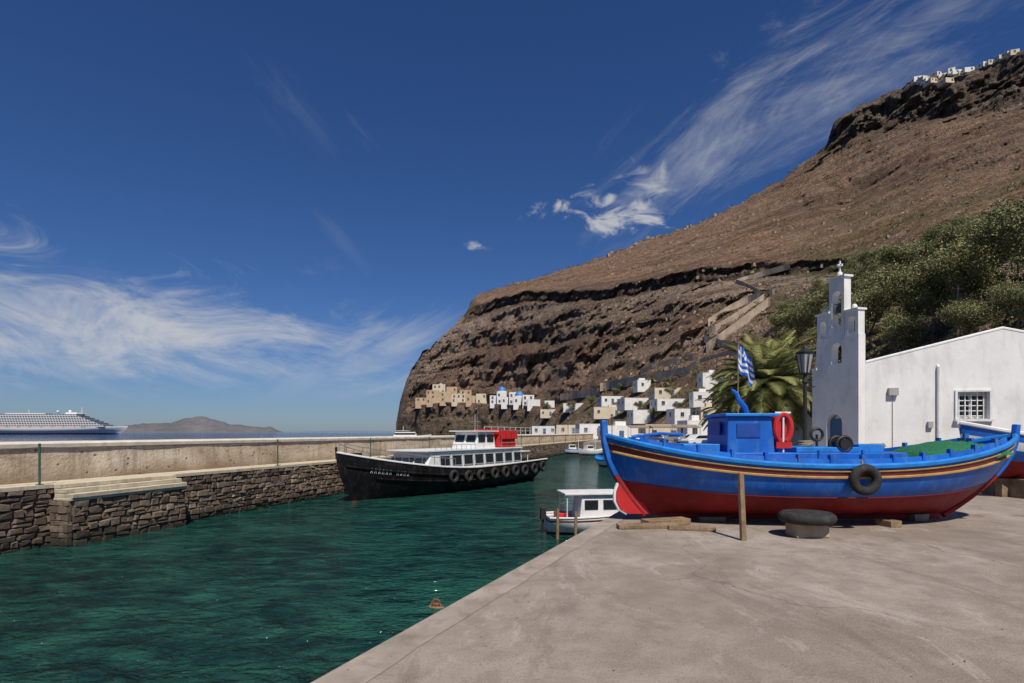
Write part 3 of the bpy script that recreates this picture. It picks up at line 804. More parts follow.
# ------------------------------------------------------------------ black harbour tender
bw = S(336, 432, 30.0); stn = S(527, 432, 46.0)
dv = Vector((bw.x-stn.x, bw.y-stn.y)); Lb = dv.length; ctr = (bw+stn)/2
tb = empty('passenger_boat', (ctr.x, ctr.y, ZW), math.atan2(dv.y, dv.x))
hb = Hull(Lb, lambda t: 2.25*min(1, .82+t*.5)*(1-max(0, (t-.5)/.5)**2.4)+.01, lambda t: 1.40+.22*(1-t)**2*1.0+1.25*max(0, (t-.45)/.55)**1.9, lambda t: -.55, .3, 1.5, .8, .45)
mb = MB(); hb.mesh(mb, [(0,.18,2),(.18,.93,0),(.93,1,0)]); mb.obj('hull', [M_black, M_whitepaint, M_red], tb, True)
mb = MB(); hb.deck(mb, 1, -.30); mb.obj('deck', M_deck, tb)
mb = MB(); hb.rail(mb, 1, .055, 0, 0, dz=.03); hb.rail(mb, .80, .05, 1, .03, 0, .98); hb.rail(mb, .62, .04, 1, .03, 0, .9)
mb.obj('rub_rails', [M_whitepaint, M_black], tb, True)
def cabin_box(mb, x0, x1, wd, z0, z1, slope=.3, mi=0, taper=.93):
    pl = [(x0, z0), (x1, z0), (x1-slope, z1), (x0+slope*.3, z1)]
    V = []
    for s_, q in ((1, wd/2), (-1, wd/2)):
        for (x, z_) in pl: V.append((x, s_*q*(taper if z_ == z1 else 1), z_))
    mb.add(V, [(0,1,2,3),(7,6,5,4)] + [(i, 4+i, 4+(i+1)%4, (i+1)%4) for i in range(4)], mi)
mb = MB(); cabin_box(mb, -6.3, 4.6, 3.3, 1.1, 2.55, .9)
mb.obj('saloon', M_whitepaint, tb, bevel=.04)
mb = MB(); mb.box((-.95, 0, 2.60), (10.6, 3.35, .09), 0); mb.box((-6.3, 0, 2.3), (2.4, 3.2, .07), 0)
for sx in (-7.3, -6.4):
    for sy in (-1.45, 1.45): mb.tube([(sx, sy, 1.1), (sx, sy, 2.3)], .035, 6)
mb.obj('saloon_roof', mat('cabin_roof', (.62, .64, .64), .6, .12, 1, .1), tb, bevel=.02)
mb = MB(); mf = MB()
for k in range(8):
    x = -5.6+k*1.17
    for sd_ in (-1, 1):
        r_ = Euler((sd_*.08, 0, 0))
        mb.box((x, sd_*1.60, 1.98), (.84, .05, .56), 0, rot=r_)
        for dx in (-.47, .47): mf.box((x+dx, sd_*1.605, 1.98), (.05, .06, .68), 0, rot=r_)
        mf.box((x, sd_*1.60, 2.30), (.98, .07, .05), 0); mf.box((x, sd_*1.615, 1.66), (.98, .07, .05), 0)
for k in range(3): mb.box((4.22, -1.0+k, 1.95), (.05, .8, .5), 0, rot=Euler((0, -.55, 0)))
mb.obj('saloon_windows', M_glass, tb); mf.obj('window_frames', mat('teal_frame', (.35, .42, .44), .5), tb)
mb = MB(); cabin_box(mb, -3.6, -1.3, 2.1, 2.6, 3.75, .35); mb.box((-2.5, 0, 3.80), (2.7, 2.4, .08)); mb.obj('wheelhouse', M_whitepaint, tb, bevel=.03)
mb = MB()
for sd_ in (-1, 1):
    for k in range(2): mb.box((-3.0+k*1.0, sd_*1.02, 3.30), (.75, .06, .5), 0)
for k in range(2): mb.box((-1.52, -.48+.96*k, 3.3), (.06, .75, .5), 0, rot=Euler((0, -.3, 0)))
mb.obj('wheelhouse_windows', M_glass, tb)
mb = MB()
for k in range(3): mb.box((-4.8, -1.0+k*1.0, 3.0), (1.9, .8, .65), 0, top=.92)
for k in range(6): mb.box((-5.6+k*.34, -1.45, 3.55), (.28, .14, .62), 0, random.uniform(-.1, .1), .85, jit=.02)
for k in range(6): mb.box((-5.6+k*.34, 1.45, 3.55), (.28, .14, .62), 0, random.uniform(-.1, .1), .85, jit=.02)
mb.box((-4.1, 0, 3.45), (.3, 2.4, 1.0), 0)
mb.obj('life_rafts_and_jackets', M_redb, tb, bevel=.04)
mb = MB(); mb.tube([(-2.6, 0, 3.8), (-2.6, 0, 5.0)], .04, 6); mb.tube([(-2.6, -.5, 4.5), (-2.6, .5, 4.5)], .02, 5); mb.tube([(-2.1, .6, 3.8), (-2.1, .6, 5.6)], .015, 5)
for sy in (-1.45, 1.45):
    for z_ in (3.0, 3.3, 3.9): mb.tube([(-5.9, sy, z_), (-3.8, sy, z_)], .02, 5)
    for x in (-5.9, -3.8): mb.tube([(x, sy, 2.6), (x, sy, 3.9)], .02, 5)
for sd_ in (-1, 1):
    pts = []
    for i in range(9):
        q = hb.p(.62+.36*i/8, 1, sd_); mb.tube([q, q+Vector((0, 0, .55))], .02, 5); pts.append(q+Vector((0, 0, .55)))
    mb.tube(pts, .022, 6)
    for i in range(9): mb.tube([(-.6+i*.5, sd_*1.55, 2.62), (-.6+i*.5, sd_*1.55, 2.95)], .015, 5)
    mb.tube([(-.6, sd_*1.55, 2.95), (3.4, sd_*1.55, 2.95)], .018, 5)
mb.obj('mast_and_rails', M_steel, tb)
mb = MB()
for sd_ in (-1, 1):
    for k in range(9):
        t = .04+.075*k+random.uniform(-.008, .008); q = hb.p(t, .80, sd_)
        mb.torus((q.x, q.y+sd_*.14, q.z-.12+random.uniform(-.06, .06)), random.uniform(.26, .32), .115, 'Y', 18, 8)
mb.obj('tyre_fenders', M_rubber, tb, True)
mb = MB()
for sd_ in (-1, 1):
    for k in range(11):
        if k == 4: continue
        t = .80+.011*k
        for (da, v0, v1) in [(0, .72, .82), (.005, .72, .82 if k % 2 else .77)]:
            a = hb.p(t+da, v0, sd_); b_ = hb.p(t+da*.3, v1, sd_); o_ = Vector((.02, sd_*.02, 0)); mb.tube([a+o_, b_+o_], .013, 4)
mb.obj('name_lettering', M_whitepaint, tb)
mb = MB(); mb.tube([(Lb/2-.05, 0, 2.3), (Lb/2+.0, 0, 2.95)], .07, 6); mb.box((Lb/2-1.4, 0, 2.35), (.5, .3, .5))
mb.obj('bow_post', M_iron, tb)
def rope(name, a, b_, sag, r=.018):
    mb = MB(); a = Vector(a); b_ = Vector(b_)
    mb.tube([a.lerp(b_, float(t))-Vector((0, 0, sag*4*t*(1-t))) for t in np.linspace(0, 1, 12)], r, 5); mb.obj(name, M_rope)
wallp = lambda Y, z=0.02: (Xl(Y), Y, z)
rope('mooring_rope', (bw.x+.3, bw.y+.4, .35), wallp(31.5), .45); rope('mooring_rope', (bw.x+.4, bw.y+.5, .2), wallp(36.5), .3)

# ------------------------------------------------------------------ small white motor boat by the quay
sb = empty('small_motorboat', (3.25, 21.4, ZW), math.radians(8))
hs_ = Hull(4.0, lambda t: .85*min(1, .8+t)*(1-max(0, (t-.4)/.6)**2.3)+.01, lambda t: .66+.35*t**3, lambda t: -.2, .1, .6, .9, .5)
mb = MB(); hs_.mesh(mb, [(0,.36,1),(.36,.8,0),(.8,.88,1),(.88,1,0)]); mb.obj('hull', [M_whitepaint, M_maroon], sb, True)
mb = MB(); hs_.deck(mb, 1, -.10); mb.obj('deck', M_deck, sb)
mb = MB(); hs_.rail(mb, 1, .035); mb.obj('gunwale', M_whitepaint, sb, True)
mb = MB(); cabin_box(mb, -.9, 1.15, 1.25, .5, 1.46, .4); mb.box((-.35, 0, 1.50), (2.2, 1.4, .07))
for sy in (-.6, .6): mb.tube([(-1.35, sy, .5), (-1.35, sy, 1.48)], .025, 6)
mb.obj('cabin', M_whitepaint, sb, bevel=.03)
mb = MB()
for sd_ in (-1, 1):
    for k in range(2): mb.box((-.45+k*.7, sd_*.612, 1.10), (.5, .04, .34))
for k in range(2): mb.box((.98, -.28+k*.56, 1.10), (.04, .45, .34), rot=Euler((0, -.42, 0)))
mb.obj('cabin_windows', M_glass, sb)
mb = MB(); mb.box((-1.45, 0, .66), (.4, .7, .22), 0); mb.box((-2.12, 0, .75), (.22, .26, .45), 1, top=.8); mb.tube([(-2.12, 0, .5), (-2.17, 0, -.2)], .05, 6, 1)
mb.obj('engine_box_and_outboard', [M_redb, M_iron], sb, bevel=.02)
for (px, Y, zt) in [(557, 20.0, -.95), (575, 19.3, -.95)]:
    par = empty('mooring_post', ((px-512)/F*Y, Y, ZW)); mb = MB(); mb.tube([(0,0,-1),(0.03,0,-ZW+zt)], [.06,.05], 9); mb.obj('post', M_wood, par, True)
for (px, Y, c_, rzz) in [(608, 62, M_blue2, 1.9), (622, 74, M_whitepaint, 1.7), (640, 82, M_blue, 1.8), (592, 92, M_whitepaint, .4), (575, 98, M_blue2, .2)]:
    sb2 = empty('rowing_boat', ((px-512)/F*Y, Y, ZW), rzz)
    h2 = Hull(5.2, lambda t: .95*max(0, 1-abs(2*t-1)**2.4)**.8+.005, lambda t: .75+.4*abs(2*t-1)**2.2, lambda t: -.2, .5, .7, .9, .5)
    mb = MB(); h2.mesh(mb, [(0,.4,1),(.4,.85,0),(.85,1,2)], 30); mb.obj('hull', [M_whitepaint, M_red, c_], sb2, True)
    mb = MB(); h2.deck(mb, 1, -.15); h2.rail(mb, 1, .04); mb.obj('deck_and_rail', c_, sb2)
    mb = MB(); cabin_box(mb, -1.3, .2, 1.1, .6, 1.6, .3); mb.box((-.6, 0, 1.35), (1.0, 1.16, .3), 1); mb.tube([(.6,0,.6),(.6,0,2.6)], .04, 6); mb.obj('cuddy', [M_whitepaint, M_glass], sb2)

# ------------------------------------------------------------------ blue fishing boat ashore
BX, BY, BZ = 5.93, 11.35, .10
fb = empty('fishing_boat', (BX, BY, BZ), 0.0)
hf = Hull(8.12, lambda t: 1.28*max(0, 1-abs(2*t-1)**2.5)**.78+.02, lambda t: 1.04+.54*abs(2*t-1)**2.3, lambda t: .0, .80, 1.45, .95, .52)
mb = MB(); hf.mesh(mb, [(0,.45,1),(.45,.80,0),(.80,.825,2),(.825,.905,3),(.905,.925,2),(.925,1,0)], 72)
mb.obj('hull', [M_blue, M_red, M_yel, M_maroon], fb, True)
mb = MB(); hf.rail(mb, 1, .05, 0, .01); hf.rail(mb, .81, .025, 1, .012, .01, .99); hf.rail(mb, .915, .016, 1, .01, .01, .99); hf.rail(mb, .45, .012, 2, .004, .03, .97)
mb.obj('rub_rails', [M_blue2, M_yel, M_maroon], fb, True)
mb = MB(); hf.deck(mb, 1, -.16); mb.obj('deck', M_blue2, fb)
mb = MB()
for sd_ in (-1, 1):
    V = []; n_ = 40
    for i in range(n_+1):
        t = .07+.86*i/n_; q = hf.p(t, 1, sd_); hgt = .13
        V += [(q.x, q.y-sd_*.02, q.z+.02), (q.x, q.y-sd_*.04, q.z+hgt), (q.x, q.y-sd_*.09, q.z+hgt), (q.x, q.y-sd_*.07, q.z+.02)]
    mb.add(V, [(i*4+k, (i+1)*4+k, (i+1)*4+(k+1)%4, i*4+(k+1)%4) for i in range(n_) for k in range(4)])
    for i in range(12):
        t = .12+.76*i/11; q = hf.p(t, 1, sd_); mb.box((q.x, q.y-sd_*.06, q.z+.10), (.05, .10, .20))
mb.obj('bulwark', M_blue, fb)
mb = MB()
def post(end, ext):
    pts = []
    for i in range(15):
        v = i/14; q = hf.p(end, v, 1); pts.append((q.x+(.03 if end else -.03), 0, q.z))
    a, b_ = Vector(pts[-2]), Vector(pts[-1]); d_ = (b_-a).normalized(); pts.append(b_+d_*ext)
    return pts
pb = post(1, .22); ps = post(0, .30)
mb.tube(pb[:8], .07, 6, 1); mb.tube(pb[7:], .075, 6, 0); mb.tube(ps[:8], .07, 6, 1); mb.tube(ps[7:], .08, 6, 0)
mb.box((-.2, 0, -.01), (5.5, .13, .12), 1)
mb.obj('stem_keel_and_sternpost', [M_blue, M_red], fb, False, .01)
mb = MB()
pl = [(-3.18,.03),(-3.62,.03),(-3.78,.12),(-3.86,.28),(-3.86,.46),(-3.80,.62),(-3.72,.74),(-3.58,.72),(-3.40,.35)]
mb.prism(pl, 'Y', -.06, .03, 0)
rim = [(x-.03, -.015, z_) for x, z_ in pl[1:7]]
mb.tube(rim, .035, 6, 1)
mb.tube([(-3.74, 0, .6), (-3.97, 0, 1.3), (-4.13, 0, 1.66)], [.06, .07, .05], 6, 2)
mb.obj('rudder', [M_redb, M_whitepaint, M_blue2], fb)
mb = MB()
cabin_box(mb, -2.75, 1.6, 1.35, .86, 1.26, .1, 0, .97)
cabin_box(mb, -1.86, -.96, 1.15, 1.24, 1.94, .06, 0, .97)
mb.box((-1.40, 0, 1.975), (1.02, 1.25, .06), 1)
mb.box((-2.3, 0, 1.34), (.7, .9, .16), 1); mb.box((.1, 0, 1.31), (1.2, .95, .10), 1); mb.box((1.1, .1, 1.33), (.5, .6, .16), 1)
mb.box((-.84, .1, 1.50), (.22, .6, .5), 1)
mb.obj('wheelhouse_and_coaming', [M_blue, M_blue2], fb, bevel=.015)
mb = MB(); mb.box((-1.46, -.575, 1.68), (.44, .02, .26), 0); mb.box((-1.9, 0, 1.72), (.02, .6, .25), 0)
mb.obj('wheelhouse_opening', mat('dark_blue_panel', (.01, .06, .30), .5, .3, 4), fb)
mb = MB()
mb.tube([(-1.25, 0, 2.0), (-1.30, 0, 2.15), (-1.42, 0, 2.30), (-1.46, 0, 2.42), (-1.56, 0, 2.50)], [.05, .06, .05, .045, .02], 7)
mb.tube([(-3.55, 0, 1.55), (-3.0, 0, 1.62), (-2.5, .1, 1.60)], .03, 6)
for x in (-.3, .5): mb.tube([(x, -.9, 1.1), (x, -.9, 1.32)], .035, 6)
mb.tube([(3.1, 0, 1.1), (3.1, 0, 1.62)], .055, 7); mb.box((3.1, 0, 1.5), (.05, .36, .06)); mb.tube([(2.3, 0, 1.0), (2.3, 0, 1.42)], .05, 7)
mb.obj('exhaust_tiller_and_bitts', M_blue, fb, True)
mb = MB()
for yv in (-.35, .2):
    pts = [(-.70+.15*math.cos(a), yv, 1.72+.27*math.sin(a)) for a in np.linspace(-1.2, math.pi+1.2, 16)]
    mb.tube(pts, .055, 8)
mb.box((-.70, -.35, 1.40), (.30, .1, .12)); mb.box((-.70, -.30, 1.72), (.16, .05, .40))
mb.obj('horseshoe_buoys', M_redb, fb, True)
mb = MB(); mb.tube([(-.70, -.36, 1.2), (-.70, -.36, 2.04)], .02, 6); mb.tube([(-.86,-.36,2.02),(-.56,-.36,2.02)], .02, 6); mb.obj('buoy_bracket', M_whitepaint, fb)
q = hf.p(.53, .86, -1)
mb = MB(); mb.torus((q.x, q.y-.10, q.z-.08), .20, .08, 'Y', 26, 10); mb.obj('tyre_fender', M_rubber, fb, True)
mb = MB(); mb.tube([(q.x, q.y-.03, q.z+.14), (q.x+.02, q.y+.03, q.z+.30)], .012, 5); mb.obj('fender_rope', M_rope, fb)
mb = MB()
mb.torus((.42, -.45, 1.42), .14, .035, 'Y', 20, 8); mb.tube([(.42, -.5, 1.42), (.42, -.2, 1.42)], .10, 12); mb.torus((.42, -.2, 1.42), .14, .035, 'Y', 20, 8); mb.tube([(.42,-.35,1.1),(.42,-.35,1.42)], .04, 6)
mb.torus((.30, .3, 1.60), .12, .03, 'Y', 18, 8); mb.tube([(.30,.3,1.1),(.30,.3,1.60)], .03, 6)
mb.obj('winch', M_iron, fb, True)
mb = MB(); V = []; n_ = 26; m_ = 14
for i in range(n_+1):
    for j in range(m_+1):
        x = 1.75+1.75*i/n_; y = -.95+1.7*j/m_; e = max(0.0, math.sin(math.pi*i/n_)*math.sin(math.pi*j/m_))
        V.append((x, y*(1-.25*i/n_), 1.12+.30*e**.5+.05*noise.noise(Vector((x*6, y*6, 0)))+.10*(i/n_)))
mb.add(V, [(i*(m_+1)+j, (i+1)*(m_+1)+j, (i+1)*(m_+1)+j+1, i*(m_+1)+j+1) for i in range(n_) for j in range(m_)])
mb.obj('fishing_net', M_net, fb, True)
mb = MB()
for (cx, cy, cz) in [(-.2, -.2, 1.38), (1.35, 0, 1.32)]:
    mb.tube([(cx+(.12+.02*math.sin(a*.7))*math.cos(a), cy+.12*math.sin(a), cz+a*.004) for a in np.linspace(0, 25, 70)], .014, 5)
mb.obj('rope_coils', M_rope, fb)
sp_ = empty('boat_prop', (3.72, 9.22, 0)); mb = MB(); mb.box((0, 0, .54), (.09, .07, 1.10), 0, .3, .92, rot=Euler((-.06, .0, .3))); mb.obj('timber', M_wood, sp_, bevel=.01)
kb = empty('keel_block', (4.95, 9.55, 0)); mb = MB(); mb.box((0, 0, .13), (.56, .36, .26), 0, .05, 1, jit=.01); mb.obj('concrete_block', mat('block_stone', (.40, .31, .21), .9, .3, 4, .6), kb, bevel=.02)
mb = MB()
mb.sphere((0, .02, .34), (.44, .31, .10), 22, 10); mb.torus((0, .02, .32), .36, .09, 'Z', 26, 10)
mb.obj('old_tyre', M_rubber, kb, True)
for (x, y, a, b_, c_, rz) in [(2.45, 10.35, 1.1, .2, .08, .1), (3.2, 10.15, .8, .16, .07, -.2), (2.9, 10.75, .9, .3, .11, .3), (7.0, 10.6, .25, .35, .12, .2), (5.9, 11.3, .6, .5, .09, 0), (8.0, 11.4, .3, .5, .14, .1), (3.9, 11.3, .5, .45, .09, 0)]:
    par = empty('timber_block', (x, y, 0), rz); mb = MB(); mb.box((0, 0, c_/2+.001), (a, b_, c_), jit=.008); mb.obj('block', random.choice([M_wood, M_woodg]), par, bevel=.008)
for (x, y) in [(4.6, 12.4), (7.6, 12.4)]:
    par = empty('boat_prop', (x, y, 0)); mb = MB(); mb.box((0, -.15, .42), (.09, .09, .85), rot=Euler((.3, 0, 0))); mb.obj('timber', M_wood, par)

b2 = empty('fishing_boat', (14.9, 15.6, .5), math.radians(6))
h3 = Hull(5.8, lambda t: 1.0*max(0, 1-abs(2*t-1)**2.4)**.8+.01, lambda t: 1.05+.45*abs(2*t-1)**2.2, lambda t: 0, .5, .8, .95, .55)
mb = MB(); h3.mesh(mb, [(0,.4,2),(.4,.62,0),(.62,.80,1),(.80,1,0)]); mb.obj('hull', [M_blue, M_whitepaint, M_red], b2, True)
mb = MB(); h3.deck(mb, 1, -.12); h3.rail(mb, 1, .05, 1); mb.obj('deck_and_gunwale', [M_blue2, M_whitepaint], b2)
mb = MB(); mb.box((0, 0, -.25), (3.5, .2, .5)); mb.box((-1.4, 0, -.25), (.3, 1.4, .5)); mb.box((1.4, 0, -.25), (.3, 1.4, .5)); mb.obj('cradle', M_wood, b2)

# ------------------------------------------------------------------ chapel
ch = empty('chapel', (12.4, 20.0, 0), -math.atan(.2))
def rooft(x, W=8.4, e=4.2, p=5.25): return e+(p-e)*(1-abs(x-W/2)/(W/2))
mb = MB(); wx0, wx1, wz0, wz1 = 2.84, 3.78, 2.2, 3.1; W = 8.4; D = 9.0
def fq(p): mb.add(p, [(0,1,2,3)])
y = 0.0
fq([(0,y,0),(wx0,y,0),(wx0,y,rooft(wx0)),(0,y,4.2)])
fq([(wx0,y,0),(wx1,y,0),(wx1,y,wz0),(wx0,y,wz0)])
fq([(wx0,y,wz1),(wx1,y,wz1),(wx1,y,rooft(wx1)),(wx0,y,rooft(wx0))])
mb.add([(wx1,y,0),(W,y,0),(W,y,4.2),(W/2,y,5.25),(wx1,y,rooft(wx1))], [(0,1,2,3,4)])
d_ = .28
fq([(wx0,0,wz0),(wx1,0,wz0),(wx1,d_,wz0),(wx0,d_,wz0)]); fq([(wx0,0,wz1),(wx1,0,wz1),(wx1,d_,wz1),(wx0,d_,wz1)])
fq([(wx0,0,wz0),(wx0,d_,wz0),(wx0,d_,wz1),(wx0,0,wz1)]); fq([(wx1,0,wz0),(wx1,d_,wz0),(wx1,d_,wz1),(wx1,0,wz1)])
fq([(0,0,0),(0,D,0),(0,D,4.2),(0,0,4.2)]); fq([(W,0,0),(W,D,0),(W,D,4.2),(W,0,4.2)])
mb.add([(0,D,0),(W,D,0),(W,D,4.2),(W/2,D,5.25),(0,D,4.2)], [(0,1,2,3,4)])
mb.obj('walls', M_white, ch, fixn=False)
mb = MB()
mb.add([(-.0,0.02,4.19),(W/2,0.02,5.24),(W/2,D,5.24),(-.0,D,4.19),(W,0.02,4.19),(W,D,4.19)], [(0,1,2,3),(1,4,5,2)]); mb.obj('roof', M_greyroof, ch)
mb = MB()
mb.tube([(0.02,.04,4.2),(W/2,.04,5.25),(W-.02,.04,4.2)], .06, 8); mb.obj('verge', M_white, ch, True)
mb = MB(); mb.box(((wx0+wx1)/2, .25, (wz0+wz1)/2), (wx1-wx0-.01, .03, wz1-wz0-.01), 0); mb.obj('window_glass', M_glass, ch)
mb = MB()
for k in range(5): mb.box((wx0+.1+k*(wx1-wx0-.2)/4, .10, (wz0+wz1)/2), (.03, .022, wz1-wz0-.02), 1)
for k in range(5): mb.box(((wx0+wx1)/2, .125, wz0+.1+k*.175), (wx1-wx0-.02, .022, .03), 1)
for x in (wx0+.03, wx1-.03, (wx0+wx1)/2): mb.box((x, .2, (wz0+wz1)/2), (.06, .05, wz1-wz0-.02), 1)
for z_ in (wz0+.035, wz1-.035): mb.box(((wx0+wx1)/2, .203, z_), (wx1-wx0-.13, .05, .06), 1)
mb.box(((wx0+wx1)/2, -.05, wz0-.05), (wx1-wx0+.22, .18, .08), 1)
mb.box(((wx0+wx1)/2, -.03, wz1+.05), (wx1-wx0+.16, .06, .06), 1); mb.box((wx0-.045, -.03, (wz0+wz1)/2), (.07, .06, wz1-wz0+.04), 1); mb.box((wx1+.045, -.03, (wz0+wz1)/2), (.07, .06, wz1-wz0+.04), 1)
mb.obj('window_grille_and_frame', [M_iron, M_whitepaint], ch)
mb = MB(); mb.tube([(2.25,-.06,1.2),(2.25,-.06,3.95)], .05, 8); mb.tube([(2.25,-.06,3.95),(2.25,.02,4.05)], .05, 8)
mb.obj('downpipe', M_whitepaint, ch, True)
mb = MB(); mb.box((.85,-.07,3.15), (.30,.14,.26)); mb.tube([(.85,-.02,3.0),(.85,-.02,.1)], .012, 6); mb.box((2.0,-.05,2.0),(.16,.1,.22)); mb.obj('meter_box', M_deck, ch, bevel=.01)
def arch_panel(mb, y0, y1, z0, z1, ay0, ay1, az0, az1, xa, xb, n=12):
    r = (ay1-ay0)/2; cy = (ay0+ay1)/2; spr = az1-r
    arc = [(cy - r*math.cos(math.pi*i/n), spr + r*math.sin(math.pi*i/n)) for i in range(n+1)]
    for x in (xa, xb):
        mb.add([(x,y0,z0),(x,ay0,z0),(x,ay0,z1),(x,y0,z1)], [(0,1,2,3)]); mb.add([(x,ay1,z0),(x,y1,z0),(x,y1,z1),(x,ay1,z1)], [(0,1,2,3)])
        if az0 > z0: mb.add([(x,ay0,z0),(x,ay1,z0),(x,ay1,az0),(x,ay0,az0)], [(0,1,2,3)])
        for i in range(n):
            a, b_ = arc[i], arc[i+1]; mb.add([(x,a[0],a[1]),(x,b_[0],b_[1]),(x,b_[0],z1),(x,a[0],z1)], [(0,1,2,3)])
    loop = [(ay0,az0)] + arc + [(ay1,az0)]
    for i in range(len(loop)):
        a, b_ = loop[i], loop[(i+1)%len(loop)]; mb.add([(xa,a[0],a[1]),(xb,a[0],a[1]),(xb,b_[0],b_[1]),(xa,b_[0],b_[1])], [(0,1,2,3)])
    for (a, b_) in (((y0,z0),(y0,z1)), ((y1,z0),(y1,z1)), ((y0,z1),(y1,z1)), ((y0,z0),(y1,z0))):
        mb.add([(xa,a[0],a[1]),(xb,a[0],a[1]),(xb,b_[0],b_[1]),(xa,b_[0],b_[1])], [(0,1,2,3)])
xa, xb = -.30, -.003
belf = []
mb = MB()
arch_panel(mb, 0, 2.1, 0, 4.1, .70, 1.40, .02, 2.4, xa, xb)
arch_panel(mb, .0, 1.9, 4.1, 5.2, .72, 1.18, 4.25, 5.0, xa, xb)
arch_panel(mb, .02, .60, 5.2, 6.05, .16, .46, 5.3, 5.85, xa+.01, xb-.01)
arch_panel(mb, 1.30, 1.88, 5.2, 6.15, 1.44, 1.74, 5.3, 5.9, xa+.01, xb-.01)
arch_panel(mb, .61, 1.29, 5.2, 7.35, .74, 1.16, 5.6, 6.9, xa, xb)
belf.append(mb.obj('bell_gable', M_white, ch))
mb = MB()
for (y, z_, l) in [(.95, 7.39, .80), (.31, 6.08, .66), (1.59, 6.18, .66), (2.0, 4.14, .3)]: mb.box(((xa+xb)/2, y, z_), (.40, l, .07))
for (y, z_) in [(.31, 6.18), (1.59, 6.28), (2.0, 4.24), (.95, 7.5)]: mb.sphere(((xa+xb)/2, y, z_), (.10, .10, .13), 10, 6)
belf.append(mb.obj('cornices', M_white, ch, True))
mb = MB(); mb.box(((xa+xb)/2, .95, 7.80), (.05, .05, .4)); mb.box(((xa+xb)/2, .95, 7.86), (.051, .22, .05)); mb.box(((xa+xb)/2, .95, 7.86), (.22, .049, .049)); belf.append(mb.obj('cross', M_whitepaint, ch))
mb = MB(); mb.sphere(((xa+xb)/2, .95, 6.25), (.13,.13,.18), 14, 8, 0, True); mb.tube([((xa+xb)/2,.95,6.08),((xa+xb)/2,.95,6.26)], [.17,.13], 14); mb.tube([((xa+xb)/2,.75,6.45),((xa+xb)/2,1.15,6.45)], .02, 6)
belf.append(mb.obj('bell', M_bronze, ch, True))
mb = MB(); mb.box((-.12, 1.05, 1.1), (.06, .66, 2.3)); belf.append(mb.obj('door', M_shutter, ch))
for o_ in belf: o_.rotation_euler = (0, 0, .46)
gw = empty('garden_wall', (0,0,0)); mb = MB(); mb.box((10.6, 27.5, .5), (5.5, .35, 1.0)); mb.obj('wall', M_white, gw, bevel=.03)

# ------------------------------------------------------------------ street lamp
def lamp(x, y, hgt=4.2):
    L = empty('street_lamp', (x, y, 0)); mb = MB()
    mb.tube([(0,0,0),(0,0,.12),(0,0,.14),(0,0,.5),(0,0,.56),(0,0,.75)], [.20,.20,.14,.12,.15,.07], 12)
    mb.tube([(0,0,.75),(0,0,1.4),(0,0,1.44),(0,0,1.5),(0,0,hgt-1.0),(0,0,hgt-.95),(0,0,hgt-.85),(0,0,hgt-.78)], [.065,.06,.085,.06,.05,.085,.06,.05], 12)
    mb.tube([(-.28,0,hgt-1.08),(.28,0,hgt-1.08)], .018, 6)
    for sx in (-1, 1): mb.tube([(sx*.05,0,hgt-.98),(sx*.16,0,hgt-.92),(sx*.17,0,hgt-.78),(sx*.09,0,hgt-.72)], .014, 6)
    mb.tube([(0,0,hgt-.78),(0,0,hgt-.70)], [.05,.13], 6)
    mb.tube([(0,0,hgt-.16),(0,0,hgt-.12),(0,0,hgt-.02),(0,0,hgt+.02),(0,0,hgt+.08)], [.25,.26,.10,.06,.015], 6)
    for k in range(6):
        a = 2*math.pi*(k+.5)/6; mb.tube([(.13*math.cos(a),.13*math.sin(a),hgt-.70),(.235*math.cos(a),.235*math.sin(a),hgt-.16)], .014, 5)
    mb.obj('post_and_frame', M_iron, L, False)
    mb = MB(); mb.tube([(0,0,hgt-.69),(0,0,hgt-.17)], [.12,.225], 6); mb.obj('lantern_glass', mat('frosted_glass', (.35,.36,.36), .25, .1, 3), L)
lamp(293/F*16, 16, 4.1)

fp = empty('flagpole', (226/F*20, 20, 0)); mb = MB(); mb.tube([(0,0,0),(0,0,3),(0.0,0,5.0)], [.03,.025,.015], 8); mb.sphere((0,0,5.03),(.03,.03,.03),8,6); mb.obj('pole', M_wood, fp, True)
def flagmat():
    m, nt, b = newmat('greek_flag_cloth'); uv = nt.n('ShaderNodeAttribute', attribute_name='fuv')
    sep = nt.n('ShaderNodeSeparateXYZ'); nt.l(uv.outputs['Vector'], sep.inputs[0]); u, v = sep.outputs[0], sep.outputs[1]
    st = nt.math('MODULO', nt.math('FLOOR', nt.math('MULTIPLY', nt.math('SUBTRACT', 1.0, v), 9.0)), 2.0)
    inc = nt.math('MULTIPLY', nt.math('LESS_THAN', u, .37), nt.math('GREATER_THAN', v, .444))
    cu = nt.math('LESS_THAN', nt.math('ABSOLUTE', nt.math('SUBTRACT', u, .185)), .037); cv = nt.math('LESS_THAN', nt.math('ABSOLUTE', nt.math('SUBTRACT', v, .722)), .055)
    cr = nt.math('MAXIMUM', cu, cv)
    w_ = nt.math('ADD', nt.math('MULTIPLY', inc, cr), nt.math('MULTIPLY', nt.math('SUBTRACT', 1.0, inc), st))
    nt.l(nt.mix(w_, (.01, .12, .50), (.75, .75, .75)), b.inputs['Base Color']); b.inputs['Roughness'].default_value = .8
    return m
V = []; UVs = []; n_, m_ = 26, 16
for i in range(n_+1):
    for j in range(m_+1):
        u, v = i/n_, j/m_
        x = .02+u*.48+.06*math.sin(v*5)*u; dy = .13*math.sin(u*9+v*2)*u**.6 ; z_ = 4.9-.95*(1-v)-u*.95*.6-.06*math.sin(u*8)
        V.append((x, dy, z_)); UVs.append((u, v, 0))
